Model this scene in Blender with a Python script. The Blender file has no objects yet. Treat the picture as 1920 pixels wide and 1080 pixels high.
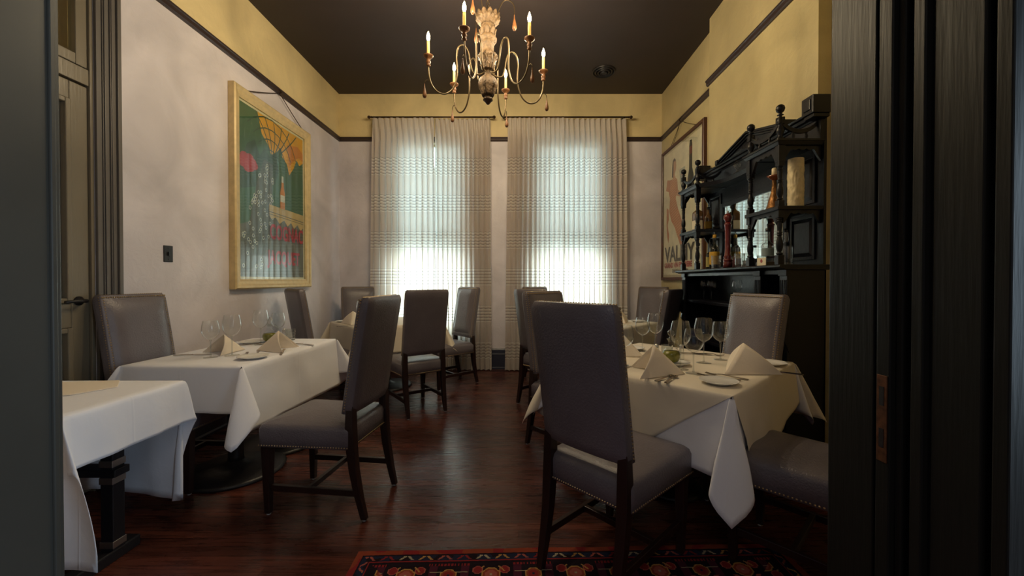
import bpy, bmesh, math, random
from math import sin, cos, pi, radians, sqrt, atan2
from mathutils import Vector, Matrix, noise

S = bpy.context.scene
COL = S.collection
RND = random.Random(7)

# ------------------------------------------------------------------ camera, exposure, world, daylight
cam_d = bpy.data.cameras.new('camera')
cam = bpy.data.objects.new('camera', cam_d)
COL.objects.link(cam)
cam.location = (0, 0, 1.25)
cam.rotation_euler = (radians(90 - 0.6), 0, 0)
cam_d.sensor_width = 36.0
cam_d.lens = 36.0 * 750.0 / 1920.0
cam_d.shift_x = -12.0 / 1920.0
cam_d.shift_y = -7.2 / 1920.0
cam_d.clip_start = 0.02
S.camera = cam
S.view_settings.view_transform = 'Standard'
S.view_settings.look = 'None'
S.view_settings.gamma = 1.0
S.view_settings.use_curve_mapping = False
S.view_settings.exposure = 1.9
S.cycles.use_denoising = True
S.cycles.max_bounces = 8
S.cycles.transparent_max_bounces = 24
S.cycles.sample_clamp_indirect = 4.0
S.cycles.caustics_reflective = False
S.cycles.caustics_refractive = False

W = bpy.data.worlds.new('overcast_sky')
S.world = W
W.use_nodes = True
W.node_tree.nodes['Background'].inputs[0].default_value = (0.55, 0.62, 0.75, 1)
W.node_tree.nodes['Background'].inputs[1].default_value = 0.045


def area_light(name, loc, rot, sx, sy, power, color):
    l = bpy.data.lights.new(name, 'AREA')
    l.shape = 'RECTANGLE'
    l.size, l.size_y = sx, sy
    l.energy = power
    l.color = color
    o = bpy.data.objects.new(name, l)
    o.location = loc
    o.rotation_euler = rot
    COL.objects.link(o)
    return o


WIN = [(-1.80, -0.72), (0.19, 1.23)]      # window openings in x
WIN_Z = (0.50, 3.22)
YB = 5.614                                # back wall
XL, XR = -2.507, 2.006                    # side walls
XBR = 1.902                               # chimney breast face
ZC = 3.847                                # ceiling
YN = 1.10                                 # room side of the doorway wall
for i, (a, b) in enumerate(WIN):
    area_light('window_daylight', ((a + b) / 2, YB + 0.52, 1.9), (radians(-90), 0, 0), 1.6, 3.2, 68, (0.82, 0.97, 1.0))
# weak ambient fill added in the room the camera stands in, no known lamp
area_light('hall_fill_light', (-0.2, -1.2, 2.7), (0, 0, 0), 0.7, 0.7, 3.5, (1.0, 0.86, 0.7))


# daylight from the camera room's own window, far to the right
hl = area_light('hall_window_daylight', (3.0, -0.45, 1.45), (0, 0, 0), 0.9, 1.7, 14, (0.66, 0.84, 1.0))
hl.rotation_euler = (Vector((-1.64, 1.7, 0.9)) - Vector((3.0, -0.45, 1.45))).to_track_quat('-Z', 'Y').to_euler()
# ceiling lamp of the side room seen through the transom
L0 = bpy.data.lights.new('side_room_lamp', 'POINT')
L0.energy = 14
L0.color = (1.0, 0.72, 0.4)
L0.shadow_soft_size = 0.08
lo0 = bpy.data.objects.new('side_room_lamp', L0)
COL.objects.link(lo0)
lo0.location = (-3.15, 2.7, 2.9)


# ------------------------------------------------------------------ materials
def srgb(r, g, b):
    f = lambda c: (c / 255 / 12.92) if c / 255 <= 0.04045 else ((c / 255 + 0.055) / 1.055) ** 2.4
    return (f(r), f(g), f(b), 1.0)


def new_mat(name):
    m = bpy.data.materials.new(name)
    m.use_nodes = True
    nt = m.node_tree
    b = nt.nodes['Principled BSDF']
    return m, nt, b


def N(nt, t, **kw):
    n = nt.nodes.new(t)
    for k, v in kw.items():
        setattr(n, k, v)
    return n


def mat(name, col, rough=0.5, metal=0.0, spec=0.5, var=0.0, vscale=8.0, bump=0.0, bscale=60.0, stretch=None, coat=0.0, emit=None, estr=0.0):
    m, nt, b = new_mat(name)
    b.inputs['Roughness'].default_value = rough
    b.inputs['Metallic'].default_value = metal
    b.inputs['Specular IOR Level'].default_value = spec
    b.inputs['Coat Weight'].default_value = coat
    c = srgb(*col)
    b.inputs['Base Color'].default_value = c
    if var or bump:
        tc = N(nt, 'ShaderNodeTexCoord')
        mp = N(nt, 'ShaderNodeMapping')
        nt.links.new(tc.outputs['Object'], mp.inputs[0])
        if stretch:
            mp.inputs['Scale'].default_value = stretch
    if var:
        ns = N(nt, 'ShaderNodeTexNoise')
        ns.inputs['Scale'].default_value = vscale
        ns.inputs['Detail'].default_value = 5
        nt.links.new(mp.outputs[0], ns.inputs['Vector'])
        rp = N(nt, 'ShaderNodeValToRGB')
        rp.color_ramp.elements[0].position = 0.3
        rp.color_ramp.elements[1].position = 0.7
        rp.color_ramp.elements[0].color = tuple(max(0, x * (1 - var)) for x in c[:3]) + (1,)
        rp.color_ramp.elements[1].color = tuple(min(1, x * (1 + var)) for x in c[:3]) + (1,)
        nt.links.new(ns.outputs['Fac'], rp.inputs[0])
        nt.links.new(rp.outputs[0], b.inputs['Base Color'])
    if bump:
        n2 = N(nt, 'ShaderNodeTexNoise')
        n2.inputs['Scale'].default_value = bscale
        n2.inputs['Detail'].default_value = 4
        nt.links.new(mp.outputs[0], n2.inputs['Vector'])
        bp = N(nt, 'ShaderNodeBump')
        bp.inputs['Strength'].default_value = bump
        bp.inputs['Distance'].default_value = 0.01
        nt.links.new(n2.outputs['Fac'], bp.inputs['Height'])
        nt.links.new(bp.outputs[0], b.inputs['Normal'])
    if emit:
        b.inputs['Emission Color'].default_value = srgb(*emit)
        b.inputs['Emission Strength'].default_value = estr
    return m


def plaster(name, low, high, split):
    """trowelled plaster; paint changes above the picture rail (world z = split)"""
    m, nt, b = new_mat(name)
    tc = N(nt, 'ShaderNodeTexCoord')
    geo = N(nt, 'ShaderNodeNewGeometry')
    sep = N(nt, 'ShaderNodeSeparateXYZ')
    nt.links.new(geo.outputs['Position'], sep.inputs[0])
    gt = N(nt, 'ShaderNodeMath', operation='GREATER_THAN')
    gt.inputs[1].default_value = split
    nt.links.new(sep.outputs['Z'], gt.inputs[0])
    mx = N(nt, 'ShaderNodeMix', data_type='RGBA')
    mx.inputs['A'].default_value = srgb(*low)
    mx.inputs['B'].default_value = srgb(*high)
    nt.links.new(gt.outputs[0], mx.inputs['Factor'])
    n1 = N(nt, 'ShaderNodeTexNoise')
    n1.inputs['Scale'].default_value = 1.6
    n1.inputs['Detail'].default_value = 6
    n1.inputs['Distortion'].default_value = 0.8
    nt.links.new(geo.outputs['Position'], n1.inputs['Vector'])
    mr = N(nt, 'ShaderNodeMapRange')
    mr.inputs['From Min'].default_value = 0.3
    mr.inputs['From Max'].default_value = 0.7
    mr.inputs['To Min'].default_value = 0.80
    mr.inputs['To Max'].default_value = 1.12
    nt.links.new(n1.outputs['Fac'], mr.inputs['Value'])
    hs = N(nt, 'ShaderNodeHueSaturation')
    nt.links.new(mr.outputs[0], hs.inputs['Value'])
    nt.links.new(mx.outputs['Result'], hs.inputs['Color'])
    nt.links.new(hs.outputs[0], b.inputs['Base Color'])
    n2 = N(nt, 'ShaderNodeTexNoise')
    n2.inputs['Scale'].default_value = 9
    n2.inputs['Detail'].default_value = 8
    n2.inputs['Roughness'].default_value = 0.62
    n2.inputs['Distortion'].default_value = 1.5
    nt.links.new(geo.outputs['Position'], n2.inputs['Vector'])
    bp = N(nt, 'ShaderNodeBump')
    bp.inputs['Strength'].default_value = 0.35
    bp.inputs['Distance'].default_value = 0.012
    nt.links.new(n2.outputs['Fac'], bp.inputs['Height'])
    nt.links.new(bp.outputs[0], b.inputs['Normal'])
    b.inputs['Roughness'].default_value = 0.42
    b.inputs['Specular IOR Level'].default_value = 0.4
    return m


def floor_mat():
    m, nt, b = new_mat('dark_red_floorboards')
    geo = N(nt, 'ShaderNodeNewGeometry')
    br = N(nt, 'ShaderNodeTexBrick')
    br.offset = 0.37
    br.inputs['Scale'].default_value = 1
    br.inputs['Brick Width'].default_value = 1.1
    br.inputs['Row Height'].default_value = 0.062
    br.inputs['Mortar Size'].default_value = 0.0012
    br.inputs['Bias'].default_value = 0
    br.inputs['Color1'].default_value = srgb(92, 48, 36)
    br.inputs['Color2'].default_value = srgb(58, 29, 23)
    br.inputs['Mortar'].default_value = srgb(20, 10, 9)
    nt.links.new(geo.outputs['Position'], br.inputs['Vector'])
    mp = N(nt, 'ShaderNodeMapping')
    mp.inputs['Scale'].default_value = (2.5, 34, 1)
    nt.links.new(geo.outputs['Position'], mp.inputs[0])
    ns = N(nt, 'ShaderNodeTexNoise')
    ns.inputs['Scale'].default_value = 2
    ns.inputs['Detail'].default_value = 8
    ns.inputs['Distortion'].default_value = 0.6
    nt.links.new(mp.outputs[0], ns.inputs['Vector'])
    mr = N(nt, 'ShaderNodeMapRange')
    mr.inputs['From Min'].default_value = 0.3
    mr.inputs['From Max'].default_value = 0.7
    mr.inputs['To Min'].default_value = 0.6
    mr.inputs['To Max'].default_value = 1.35
    nt.links.new(ns.outputs['Fac'], mr.inputs['Value'])
    hs = N(nt, 'ShaderNodeHueSaturation')
    nt.links.new(mr.outputs[0], hs.inputs['Value'])
    nt.links.new(br.outputs['Color'], hs.inputs['Color'])
    nt.links.new(hs.outputs[0], b.inputs['Base Color'])
    r2 = N(nt, 'ShaderNodeMapRange')
    b.inputs['Specular IOR Level'].default_value = 0.5
    r2.inputs['To Min'].default_value = 0.2
    r2.inputs['To Max'].default_value = 0.36
    nt.links.new(ns.outputs['Fac'], r2.inputs['Value'])
    nt.links.new(r2.outputs[0], b.inputs['Roughness'])
    bp = N(nt, 'ShaderNodeBump')
    bp.inputs['Strength'].default_value = 0.06
    bp.inputs['Distance'].default_value = 0.002
    nt.links.new(ns.outputs['Fac'], bp.inputs['Height'])
    nt.links.new(bp.outputs[0], b.inputs['Normal'])
    return m


def clear_glass(name, tint=(255, 255, 255), strength=1.0, rough=0.02):
    m = bpy.data.materials.new(name)
    m.use_nodes = True
    nt = m.node_tree
    nt.nodes.clear()
    out = N(nt, 'ShaderNodeOutputMaterial')
    tr = N(nt, 'ShaderNodeBsdfTransparent')
    tr.inputs[0].default_value = srgb(*tint)
    gl = N(nt, 'ShaderNodeBsdfGlossy')
    gl.inputs['Roughness'].default_value = rough
    # Schlick reflectance of a thin sheet, the same from both sides
    geo = N(nt, 'ShaderNodeNewGeometry')
    dt = N(nt, 'ShaderNodeVectorMath', operation='DOT_PRODUCT')
    nt.links.new(geo.outputs['Incoming'], dt.inputs[0])
    nt.links.new(geo.outputs['Normal'], dt.inputs[1])
    ab = N(nt, 'ShaderNodeMath', operation='ABSOLUTE')
    nt.links.new(dt.outputs['Value'], ab.inputs[0])
    om = N(nt, 'ShaderNodeMath', operation='SUBTRACT')
    om.inputs[0].default_value = 1.0
    nt.links.new(ab.outputs[0], om.inputs[1])
    p5 = N(nt, 'ShaderNodeMath', operation='POWER')
    p5.inputs[1].default_value = 4.0
    nt.links.new(om.outputs[0], p5.inputs[0])
    fr = N(nt, 'ShaderNodeMath', operation='MULTIPLY_ADD')
    fr.inputs[1].default_value = 0.9
    fr.inputs[2].default_value = 0.045
    nt.links.new(p5.outputs[0], fr.inputs[0])
    ml = N(nt, 'ShaderNodeMath', operation='MULTIPLY')
    ml.inputs[1].default_value = strength
    ml.use_clamp = True
    mx = N(nt, 'ShaderNodeMixShader')
    nt.links.new(fr.outputs[0], ml.inputs[0])
    nt.links.new(ml.outputs[0], mx.inputs[0])
    nt.links.new(tr.outputs[0], mx.inputs[1])
    nt.links.new(gl.outputs[0], mx.inputs[2])
    nt.links.new(mx.outputs[0], out.inputs[0])
    return m


def curtain_mat():
    """sheer cloth with woven bands of heavier thread"""
    m = bpy.data.materials.new('sheer_striped_linen')
    m.use_nodes = True
    nt = m.node_tree
    nt.nodes.clear()
    out = N(nt, 'ShaderNodeOutputMaterial')
    geo = N(nt, 'ShaderNodeNewGeometry')
    sep = N(nt, 'ShaderNodeSeparateXYZ')
    nt.links.new(geo.outputs['Position'], sep.inputs[0])

    def M(op, a, b=None):
        n = N(nt, 'ShaderNodeMath', operation=op)
        for i, v in enumerate((a, b)):
            if v is None:
                continue
            if isinstance(v, (int, float)):
                n.inputs[i].default_value = v
            else:
                nt.links.new(v, n.inputs[i])
        return n.outputs[0]
    # bands repeat every 0.50 m, 0.20 m tall, threads every 36 mm
    z = sep.outputs['Z']
    band = M('LESS_THAN', M('MODULO', M('ADD', z, 0.34), 0.505), 0.23)
    band = M('MULTIPLY', band, M('LESS_THAN', z, 3.10))
    head = M('GREATER_THAN', z, 3.30)
    th = M('LESS_THAN', M('MODULO', z, 0.042), 0.016)
    fine = M('LESS_THAN', M('MODULO', z, 0.0105), 0.003)
    stripe = M('MAXIMUM', M('MULTIPLY', th, band), M('MULTIPLY', fine, 0.25))
    dark = M('MULTIPLY', band, M('LESS_THAN', M('ABSOLUTE', M('SUBTRACT', M('MODULO', z, 0.042), 0.019)), 0.003))
    dense = M('MAXIMUM', stripe, head)
    colr = N(nt, 'ShaderNodeMix', data_type='RGBA')
    base_c = N(nt, 'ShaderNodeMix', data_type='RGBA')
    base_c.inputs['A'].default_value = srgb(230, 222, 214)
    base_c.inputs['B'].default_value = srgb(246, 242, 236)
    nt.links.new(M('MULTIPLY', th, band), base_c.inputs['Factor'])
    nt.links.new(base_c.outputs['Result'], colr.inputs['A'])
    colr.inputs['B'].default_value = srgb(110, 100, 98)
    nt.links.new(M('MULTIPLY', dark, 0.8), colr.inputs['Factor'])
    df = N(nt, 'ShaderNodeBsdfDiffuse')
    tl = N(nt, 'ShaderNodeBsdfTranslucent')
    tp = N(nt, 'ShaderNodeBsdfTransparent')
    nt.links.new(colr.outputs['Result'], df.inputs[0])
    nt.links.new(colr.outputs['Result'], tl.inputs[0])
    m1 = N(nt, 'ShaderNodeMixShader')
    m1.inputs[0].default_value = 0.38
    nt.links.new(df.outputs[0], m1.inputs[1])
    nt.links.new(tl.outputs[0], m1.inputs[2])
    m2 = N(nt, 'ShaderNodeMixShader')
    fac = M('SUBTRACT', 0.055, M('MULTIPLY', dense, 0.045))
    nt.links.new(fac, m2.inputs[0])
    nt.links.new(m1.outputs[0], m2.inputs[1])
    nt.links.new(tp.outputs[0], m2.inputs[2])
    nt.links.new(m2.outputs[0], out.inputs[0])
    return m


def cloth_mat(name, col, crease=0.26):
    m, nt, b = new_mat(name)
    b.inputs['Base Color'].default_value = srgb(*col)
    b.inputs['Roughness'].default_value = 0.85
    b.inputs['Specular IOR Level'].default_value = 0.2
    b.inputs['Sheen Weight'].default_value = 0.15
    tc = N(nt, 'ShaderNodeTexCoord')
    sep = N(nt, 'ShaderNodeSeparateXYZ')
    nt.links.new(tc.outputs['Object'], sep.inputs[0])

    def ridge(o, per):
        a = N(nt, 'ShaderNodeMath', operation='PINGPONG')
        a.inputs[1].default_value = per / 2
        nt.links.new(o, a.inputs[0])
        r = N(nt, 'ShaderNodeMapRange')
        r.inputs['From Min'].default_value = 0
        r.inputs['From Max'].default_value = 0.006
        r.inputs['To Min'].default_value = 1
        r.inputs['To Max'].default_value = 0
        nt.links.new(a.outputs[0], r.inputs['Value'])
        return r.outputs[0]
    ad = N(nt, 'ShaderNodeMath', operation='ADD')
    nt.links.new(ridge(sep.outputs['X'], crease * 2), ad.inputs[0])
    nt.links.new(ridge(sep.outputs['Y'], crease * 2), ad.inputs[1])
    ns = N(nt, 'ShaderNodeTexNoise')
    ns.inputs['Scale'].default_value = 7
    ns.inputs['Detail'].default_value = 6
    ns.inputs['Distortion'].default_value = 0.5
    nt.links.new(tc.outputs['Object'], ns.inputs['Vector'])
    a2 = N(nt, 'ShaderNodeMath', operation='MULTIPLY_ADD')
    nt.links.new(ad.outputs[0], a2.inputs[0])
    a2.inputs[1].default_value = 0.22
    nt.links.new(ns.outputs['Fac'], a2.inputs[2])
    bp = N(nt, 'ShaderNodeBump')
    bp.inputs['Strength'].default_value = 0.28
    bp.inputs['Distance'].default_value = 0.012
    nt.links.new(a2.outputs[0], bp.inputs['Height'])
    nt.links.new(bp.outputs[0], b.inputs['Normal'])
    return m


M = {}
M['wall'] = plaster('trowelled_plaster', (220, 215, 222), (226, 208, 160), 3.2)
M['breast'] = plaster('cream_plaster', (192, 177, 132), (192, 177, 134), 3.2)
M['ceiling'] = mat('charcoal_ceiling_paint', (46, 37, 35), 0.6, var=0.12, vscale=2)
M['floor'] = floor_mat()
M['trim'] = mat('dark_plum_trim_paint', (58, 46, 44), 0.35, bump=0.1, bscale=30)
M['jamb'] = mat('grey_green_paint_shaded', (29, 29, 28), 0.45, spec=0.15, var=0.05, vscale=3, bump=0.12, bscale=90, stretch=(1, 1, 0.06))  # right jamb and head: the jamb paint, darkened in colour for its shade
M['jamb_left'] = mat('grey_green_paint_lit', (72, 73, 70), 0.42, spec=0.3, var=0.08, vscale=3)  # same jamb paint, lighter: light on the left reveal put into the colour
M['casing'] = mat('warm_grey_casing_paint', (98, 94, 90), 0.36, var=0.06, vscale=3)
M['base'] = mat('navy_baseboard_paint', (44, 46, 62), 0.4)
M['door'] = mat('olive_grey_door_paint', (116, 108, 92), 0.3, var=0.08, vscale=3, bump=0.08, bscale=60, stretch=(1, 1, 0.1))
M['sash'] = mat('pale_sash_paint', (172, 160, 120), 0.5)
M['leather'] = mat('grey_taupe_leather', (106, 100, 106), 0.32, var=0.1, vscale=5, bump=0.25, bscale=120, spec=0.55)
M['wood'] = mat('espresso_chair_wood', (38, 22, 19), 0.35, var=0.25, vscale=6, stretch=(1, 1, 0.2))
M['nail'] = mat('antique_brass_nails', (168, 146, 112), 0.3, metal=0.9)
M['glide'] = mat('nickel_glide', (190, 190, 190), 0.35, metal=0.8)
M['iron'] = mat('black_cast_iron', (26, 24, 27), 0.42, bump=0.1)
M['chrome'] = mat('chrome_collar', (205, 203, 200), 0.34, metal=1.0)
M['tabletop'] = mat('dark_laminate', (46, 36, 32), 0.4)
M['cloth'] = cloth_mat('white_table_linen', (238, 239, 246))
M['cloth2'] = cloth_mat('ivory_table_linen', (224, 214, 196), 0.3)
M['napkin'] = mat('cream_napkin_linen', (238, 226, 208), 0.85, bump=0.15, bscale=40, spec=0.2)
M['china'] = mat('white_china', (232, 230, 226), 0.12, spec=0.6)
M['steel'] = mat('cutlery_steel', (176, 164, 150), 0.2, metal=1.0)
M['glass'] = clear_glass('thin_clear_glass', (254, 255, 255), 0.95)
M['glass2'] = clear_glass('cut_glass', (246, 248, 247), 2.4, 0.08)
M['pane'] = clear_glass('window_glass', (244, 250, 250), 1.0)
M['pglass'] = clear_glass('picture_glass', (250, 252, 250), 0.9, 0.015)
M['oil'] = mat('green_olive_oil', (112, 112, 12), 0.15, emit=None)
M['hutch'] = mat('black_navy_painted_wood', (13, 14, 21), 0.36, spec=0.35, var=0.15, vscale=12, bump=0.12, bscale=40)
M['mirror'] = mat('mirror', (225, 235, 235), 0.02, metal=1.0)
M['curtain'] = curtain_mat()
M['rod'] = mat('dark_bronze_rod', (60, 42, 30), 0.35, metal=0.7)
M['frame_gold'] = mat('pale_gilt_frame', (212, 190, 142), 0.42, var=0.1, vscale=20, metal=0.15)
M['frame_dark'] = mat('mahogany_frame', (74, 42, 30), 0.35, var=0.2, vscale=15)
M['mat_board'] = mat('cream_mat_board', (226, 214, 180), 0.7)
M['switch'] = mat('black_switch_plate', (24, 22, 24), 0.4)
M['carved'] = mat('whitewashed_carved_wood', (98, 78, 54), 0.6, var=0.45, vscale=45, bump=0.6, bscale=70)
M['gilt'] = mat('aged_gilt_wood', (116, 76, 44), 0.45, var=0.35, vscale=30, bump=0.2)
M['wire'] = mat('bronze_wire', (84, 70, 46), 0.4, metal=0.6)
M['candle'] = mat('ivory_candle_sleeve', (232, 204, 128), 0.5, emit=(255, 190, 90), estr=0.25)
M['flame'] = mat('lit_flame_bulb', (255, 220, 160), 0.5, emit=(255, 214, 140), estr=30)


# ------------------------------------------------------------------ mesh builder
class MB:
    def __init__(s):
        s.v, s.f, s.m, s.sm = [], [], [], []
        s.mi = 0
        s.smooth = False
        s.X = None

    def add(s, vs, fs):
        o = len(s.v)
        for p in vs:
            p = Vector(p)
            s.v.append(s.X @ p if s.X is not None else p)
        for f in fs:
            s.f.append([o + i for i in f])
            s.m.append(s.mi)
            s.sm.append(s.smooth)
        return s

    def box(s, x0, x1, y0, y1, z0, z1):
        vs = [(x, y, z) for x in (x0, x1) for y in (y0, y1) for z in (z0, z1)]
        return s.add(vs, [(0, 1, 3, 2), (4, 6, 7, 5), (0, 4, 5, 1), (2, 3, 7, 6), (0, 2, 6, 4), (1, 5, 7, 3)])

    def hexa(s, bot, top):
        """bot/top: 4 points each, ccw seen from above"""
        return s.add(list(bot) + list(top), [(3, 2, 1, 0), (4, 5, 6, 7), (0, 1, 5, 4), (1, 2, 6, 5), (2, 3, 7, 6), (3, 0, 4, 7)])

    def loft(s, rings, close=True, caps=True):
        n = len(rings[0])
        vs = [p for r in rings for p in r]
        fs = []
        for k in range(len(rings) - 1):
            for i in range(n if close else n - 1):
                j = (i + 1) % n
                fs.append((k * n + i, k * n + j, (k + 1) * n + j, (k + 1) * n + i))
        if caps:
            fs.append(tuple(range(n))[::-1])
            fs.append(tuple((len(rings) - 1) * n + i for i in range(n)))
        return s.add(vs, fs)

    def lathe(s, prof, c=(0, 0, 0), seg=24, caps=True, axis='z', rf=None):
        rings = []
        for r, h in prof:
            ring = []
            for i in range(seg):
                a = 2 * pi * i / seg
                rr = r * (rf(a, h) if rf else 1)
                if axis == 'z':
                    p = (c[0] + rr * cos(a), c[1] + rr * sin(a), c[2] + h)
                elif axis == 'x':
                    p = (c[0] + h, c[1] + rr * cos(a), c[2] + rr * sin(a))
                else:
                    p = (c[0] + rr * sin(a), c[1] + h, c[2] + rr * cos(a))
                ring.append(p)
            rings.append(ring)
        return s.loft(rings, True, caps)

    def tube(s, pts, r, seg=8, caps=True):
        pts = [Vector(p) for p in pts]
        rings = []
        up = Vector((0, 0, 1))
        prev = None
        for i, p in enumerate(pts):
            d = (pts[min(i + 1, len(pts) - 1)] - pts[max(i - 1, 0)]).normalized()
            if prev is None:
                a = d.cross(up)
                if a.length < 1e-3:
                    a = d.cross(Vector((1, 0, 0)))
            else:
                a = prev - d * prev.dot(d)
            a.normalize()
            prev = a
            b = d.cross(a)
            rr = r[i] if isinstance(r, (list, tuple)) else r
            rings.append([p + a * rr * cos(2 * pi * k / seg) + b * rr * sin(2 * pi * k / seg) for k in range(seg)])
        return s.loft(rings, True, caps)

    def poly(s, pts):
        return s.add(pts, [tuple(range(len(pts)))])

    def prism(s, poly, fn, d0, d1):
        """poly: 2-D outline; fn(u, v, d) -> 3-D"""
        n = len(poly)
        vs = [fn(u, v, d0) for u, v in poly] + [fn(u, v, d1) for u, v in poly]
        fs = [tuple(range(n))[::-1], tuple(range(n, 2 * n))]
        for i in range(n):
            j = (i + 1) % n
            fs.append((i, j, n + j, n + i))
        return s.add(vs, fs)

    def grid(s, fn, nu, nv, closed_u=False):
        vs = [fn(i / nu, j / nv) for j in range(nv + 1) for i in range(nu + (0 if closed_u else 1))]
        w = nu + (0 if closed_u else 1)
        fs = []
        for j in range(nv):
            for i in range(nu):
                k = (i + 1) % w
                fs.append((j * w + i, j * w + k, (j + 1) * w + k, (j + 1) * w + i))
        return s.add(vs, fs)

    def build(s, name, mats, parent=None, bevel=0.0, seg=2, solid=0.0, subsurf=0, flip=False, fix=True):
        me = bpy.data.meshes.new(name)
        me.from_pydata([tuple(p) for p in s.v], [], s.f)
        if not isinstance(mats, (list, tuple)):
            mats = [mats]
        for m_ in mats:
            me.materials.append(m_)
        me.polygons.foreach_set('material_index', s.m)
        me.polygons.foreach_set('use_smooth', s.sm)
        if fix:
            bm = bmesh.new()
            bm.from_mesh(me)
            bmesh.ops.recalc_face_normals(bm, faces=bm.faces)
            bm.to_mesh(me)
            bm.free()
        me.update()
        o = bpy.data.objects.new(name, me)
        COL.objects.link(o)
        if parent is not None:
            o.parent = parent
        if solid:
            q = o.modifiers.new('thickness', 'SOLIDIFY')
            q.thickness = solid
            q.offset = 0
        if bevel:
            q = o.modifiers.new('bevel', 'BEVEL')
            q.width = bevel
            q.segments = seg
            q.limit_method = 'ANGLE'
            q.angle_limit = radians(40)
            q.harden_normals = False
        if subsurf:
            q = o.modifiers.new('smooth', 'SUBSURF')
            q.levels = q.render_levels = subsurf
        return o


def tag(o, label=None, cat=None, group=None, kind=None):
    if label:
        o['label'] = label
    if cat:
        o['category'] = cat
    if group:
        o['group'] = group
    if kind:
        o['kind'] = kind
    return o


def thing(name, loc, rz, label, cat, group=None):
    o = bpy.data.objects.new(name, None)
    o.empty_display_size = 0.1
    COL.objects.link(o)
    o.location = loc
    o.rotation_euler = (0, 0, rz)
    return tag(o, label, cat, group)


def struct(mb, name, m_, **kw):
    return tag(mb.build(name, m_, **kw), kind='structure')


KIDS = {}


def kids(o):
    return [c for c in bpy.data.objects if c.parent == o]


def copy_tree(o, parent=None):
    c = o.copy()
    COL.objects.link(c)
    if parent is not None:
        c.parent = parent
    for ch in kids(o):
        copy_tree(ch, c)
    return c


def dup(proto, loc, rz, label, used, group=None, scale=None):
    o = proto if not used else copy_tree(proto)
    used.append(1)
    o.location = loc
    o.rotation_euler = (0, 0, rz)
    if scale:
        o.scale = scale
    o['label'] = label
    if group:
        o['group'] = group
    return o


# ------------------------------------------------------------------ the room
b = MB()
b.box(-3.4, 3.2, -2.5, YB + 0.02, -0.06, 0)
struct(b, 'floor', M['floor'])
b = MB()
b.box(XL - 0.3, XR + 0.3, YN - 0.02, YB + 0.2, ZC, ZC + 0.1)
struct(b, 'ceiling', M['ceiling'])

# back wall with two window openings
b = MB()
y0, y1 = YB, YB + 0.30
(a0, a1), (c0, c1) = WIN
z0, z1 = WIN_Z
for x0_, x1_, zz0, zz1 in [(XL - 0.3, a0, 0, ZC), (a1, c0, 0, ZC), (c1, XR + 0.3, 0, ZC), (a0, a1, 0, z0), (a0, a1, z1, ZC), (c0, c1, 0, z0), (c0, c1, z1, ZC)]:
    b.box(x0_, x1_, y0, y1, zz0, zz1)
struct(b, 'wall_back', M['wall'])
# left wall, with the doorway opening y 1.25 .. 2.34
DY0, DY1, DZ = 1.25, 2.372, 3.3
b = MB()
b.box(XL - 0.2, XL, DY1, YB, 0, ZC)
b.box(XL - 0.2, XL, YN - 0.35, DY0, 0, ZC)
b.box(XL - 0.2, XL, DY0, DY1, DZ, ZC)
struct(b, 'wall_left', M['wall'])
b = MB()
b.box(XR, XR + 0.2, YN - 0.35, YB, 0, ZC)
struct(b, 'wall_right', M['breast'])
b = MB()
b.box(XBR, XR + 0.01, 2.552, 4.007, 0, ZC)
struct(b, 'wall_chimney_breast', M['breast'])
# wall with the doorway the camera looks through
OX0, OX1, OY0, OY1 = -1.27, 0.85, 0.70, YN
b = MB()
b.box(-3.4, OX0 - 0.02, OY0 + 0.02, OY1 - 0.02, 0, ZC)
b.box(OX1 + 0.06, 3.2, OY0 + 0.02, OY1 - 0.02, 0, ZC)
b.box(-3.4, 3.2, OY0 + 0.02, OY1 - 0.02, 2.75, ZC)
struct(b, 'wall_doorway', M['wall'])
# jambs
b = MB()
b.box(OX0 - 0.03, OX0, OY0 + 0.0, OY1 - 0.012, 0, 2.75)
b.box(OX0 - 0.03, OX0 + 0.006, OY1 - 0.016, OY1, 0, 2.75)
b.box(OX0 - 0.15, OX0 - 0.008, OY1 - 0.02, OY1 + 0.02, 0, 2.85)
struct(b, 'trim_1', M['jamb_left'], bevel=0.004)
b = MB()
b.box(OX1, OX1 + 0.05, 0.955, 1.093, 0, 2.75)
b.box(OX1 + 0.018, OX1 + 0.06, 0.938, 0.958, 0, 2.75)
b.box(OX1 - 0.008, OX1 + 0.05, 0.905, 0.940, 0, 2.75)
b.box(OX1 + 0.004, OX1 + 0.05, 0.888, 0.905, 0, 2.75)
b.box(OX1 + 0.05, OX1 + 0.08, 0.858, 0.895, 0, 2.75)
b.box(OX1 - 0.004, OX1 + 0.05, 0.836, 0.862, 0, 2.75)
b.box(OX1 + 0.010, OX1 + 0.05, 0.824, 0.838, 0, 2.75)
b.box(OX1 + 0.004, OX1 + 0.05, 0.735, 0.826, 0, 2.75)
b.box(OX1 + 0.03, OX1 + 0.06, 0.716, 0.738, 0, 2.75)
b.box(OX1 + 0.0, OX1 + 0.12, 0.690, 0.716, 0, 2.75)
b.box(OX1 + 0.02, OX1 + 0.16, 1.085, 1.12, 0, 2.85)
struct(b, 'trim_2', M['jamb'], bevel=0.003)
b = MB()
b.box(OX0 - 0.02, OX1 + 0.05, OY0, OY1, 2.72, 2.76)
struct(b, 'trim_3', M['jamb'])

# picture rails
def rail_profile(t):
    return [(0, 3.184), (0.012, 3.186), (0.022, 3.196), (0.022, 3.222), (0.03, 3.228), (0.03, 3.240), (0, 3.243)]


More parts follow.
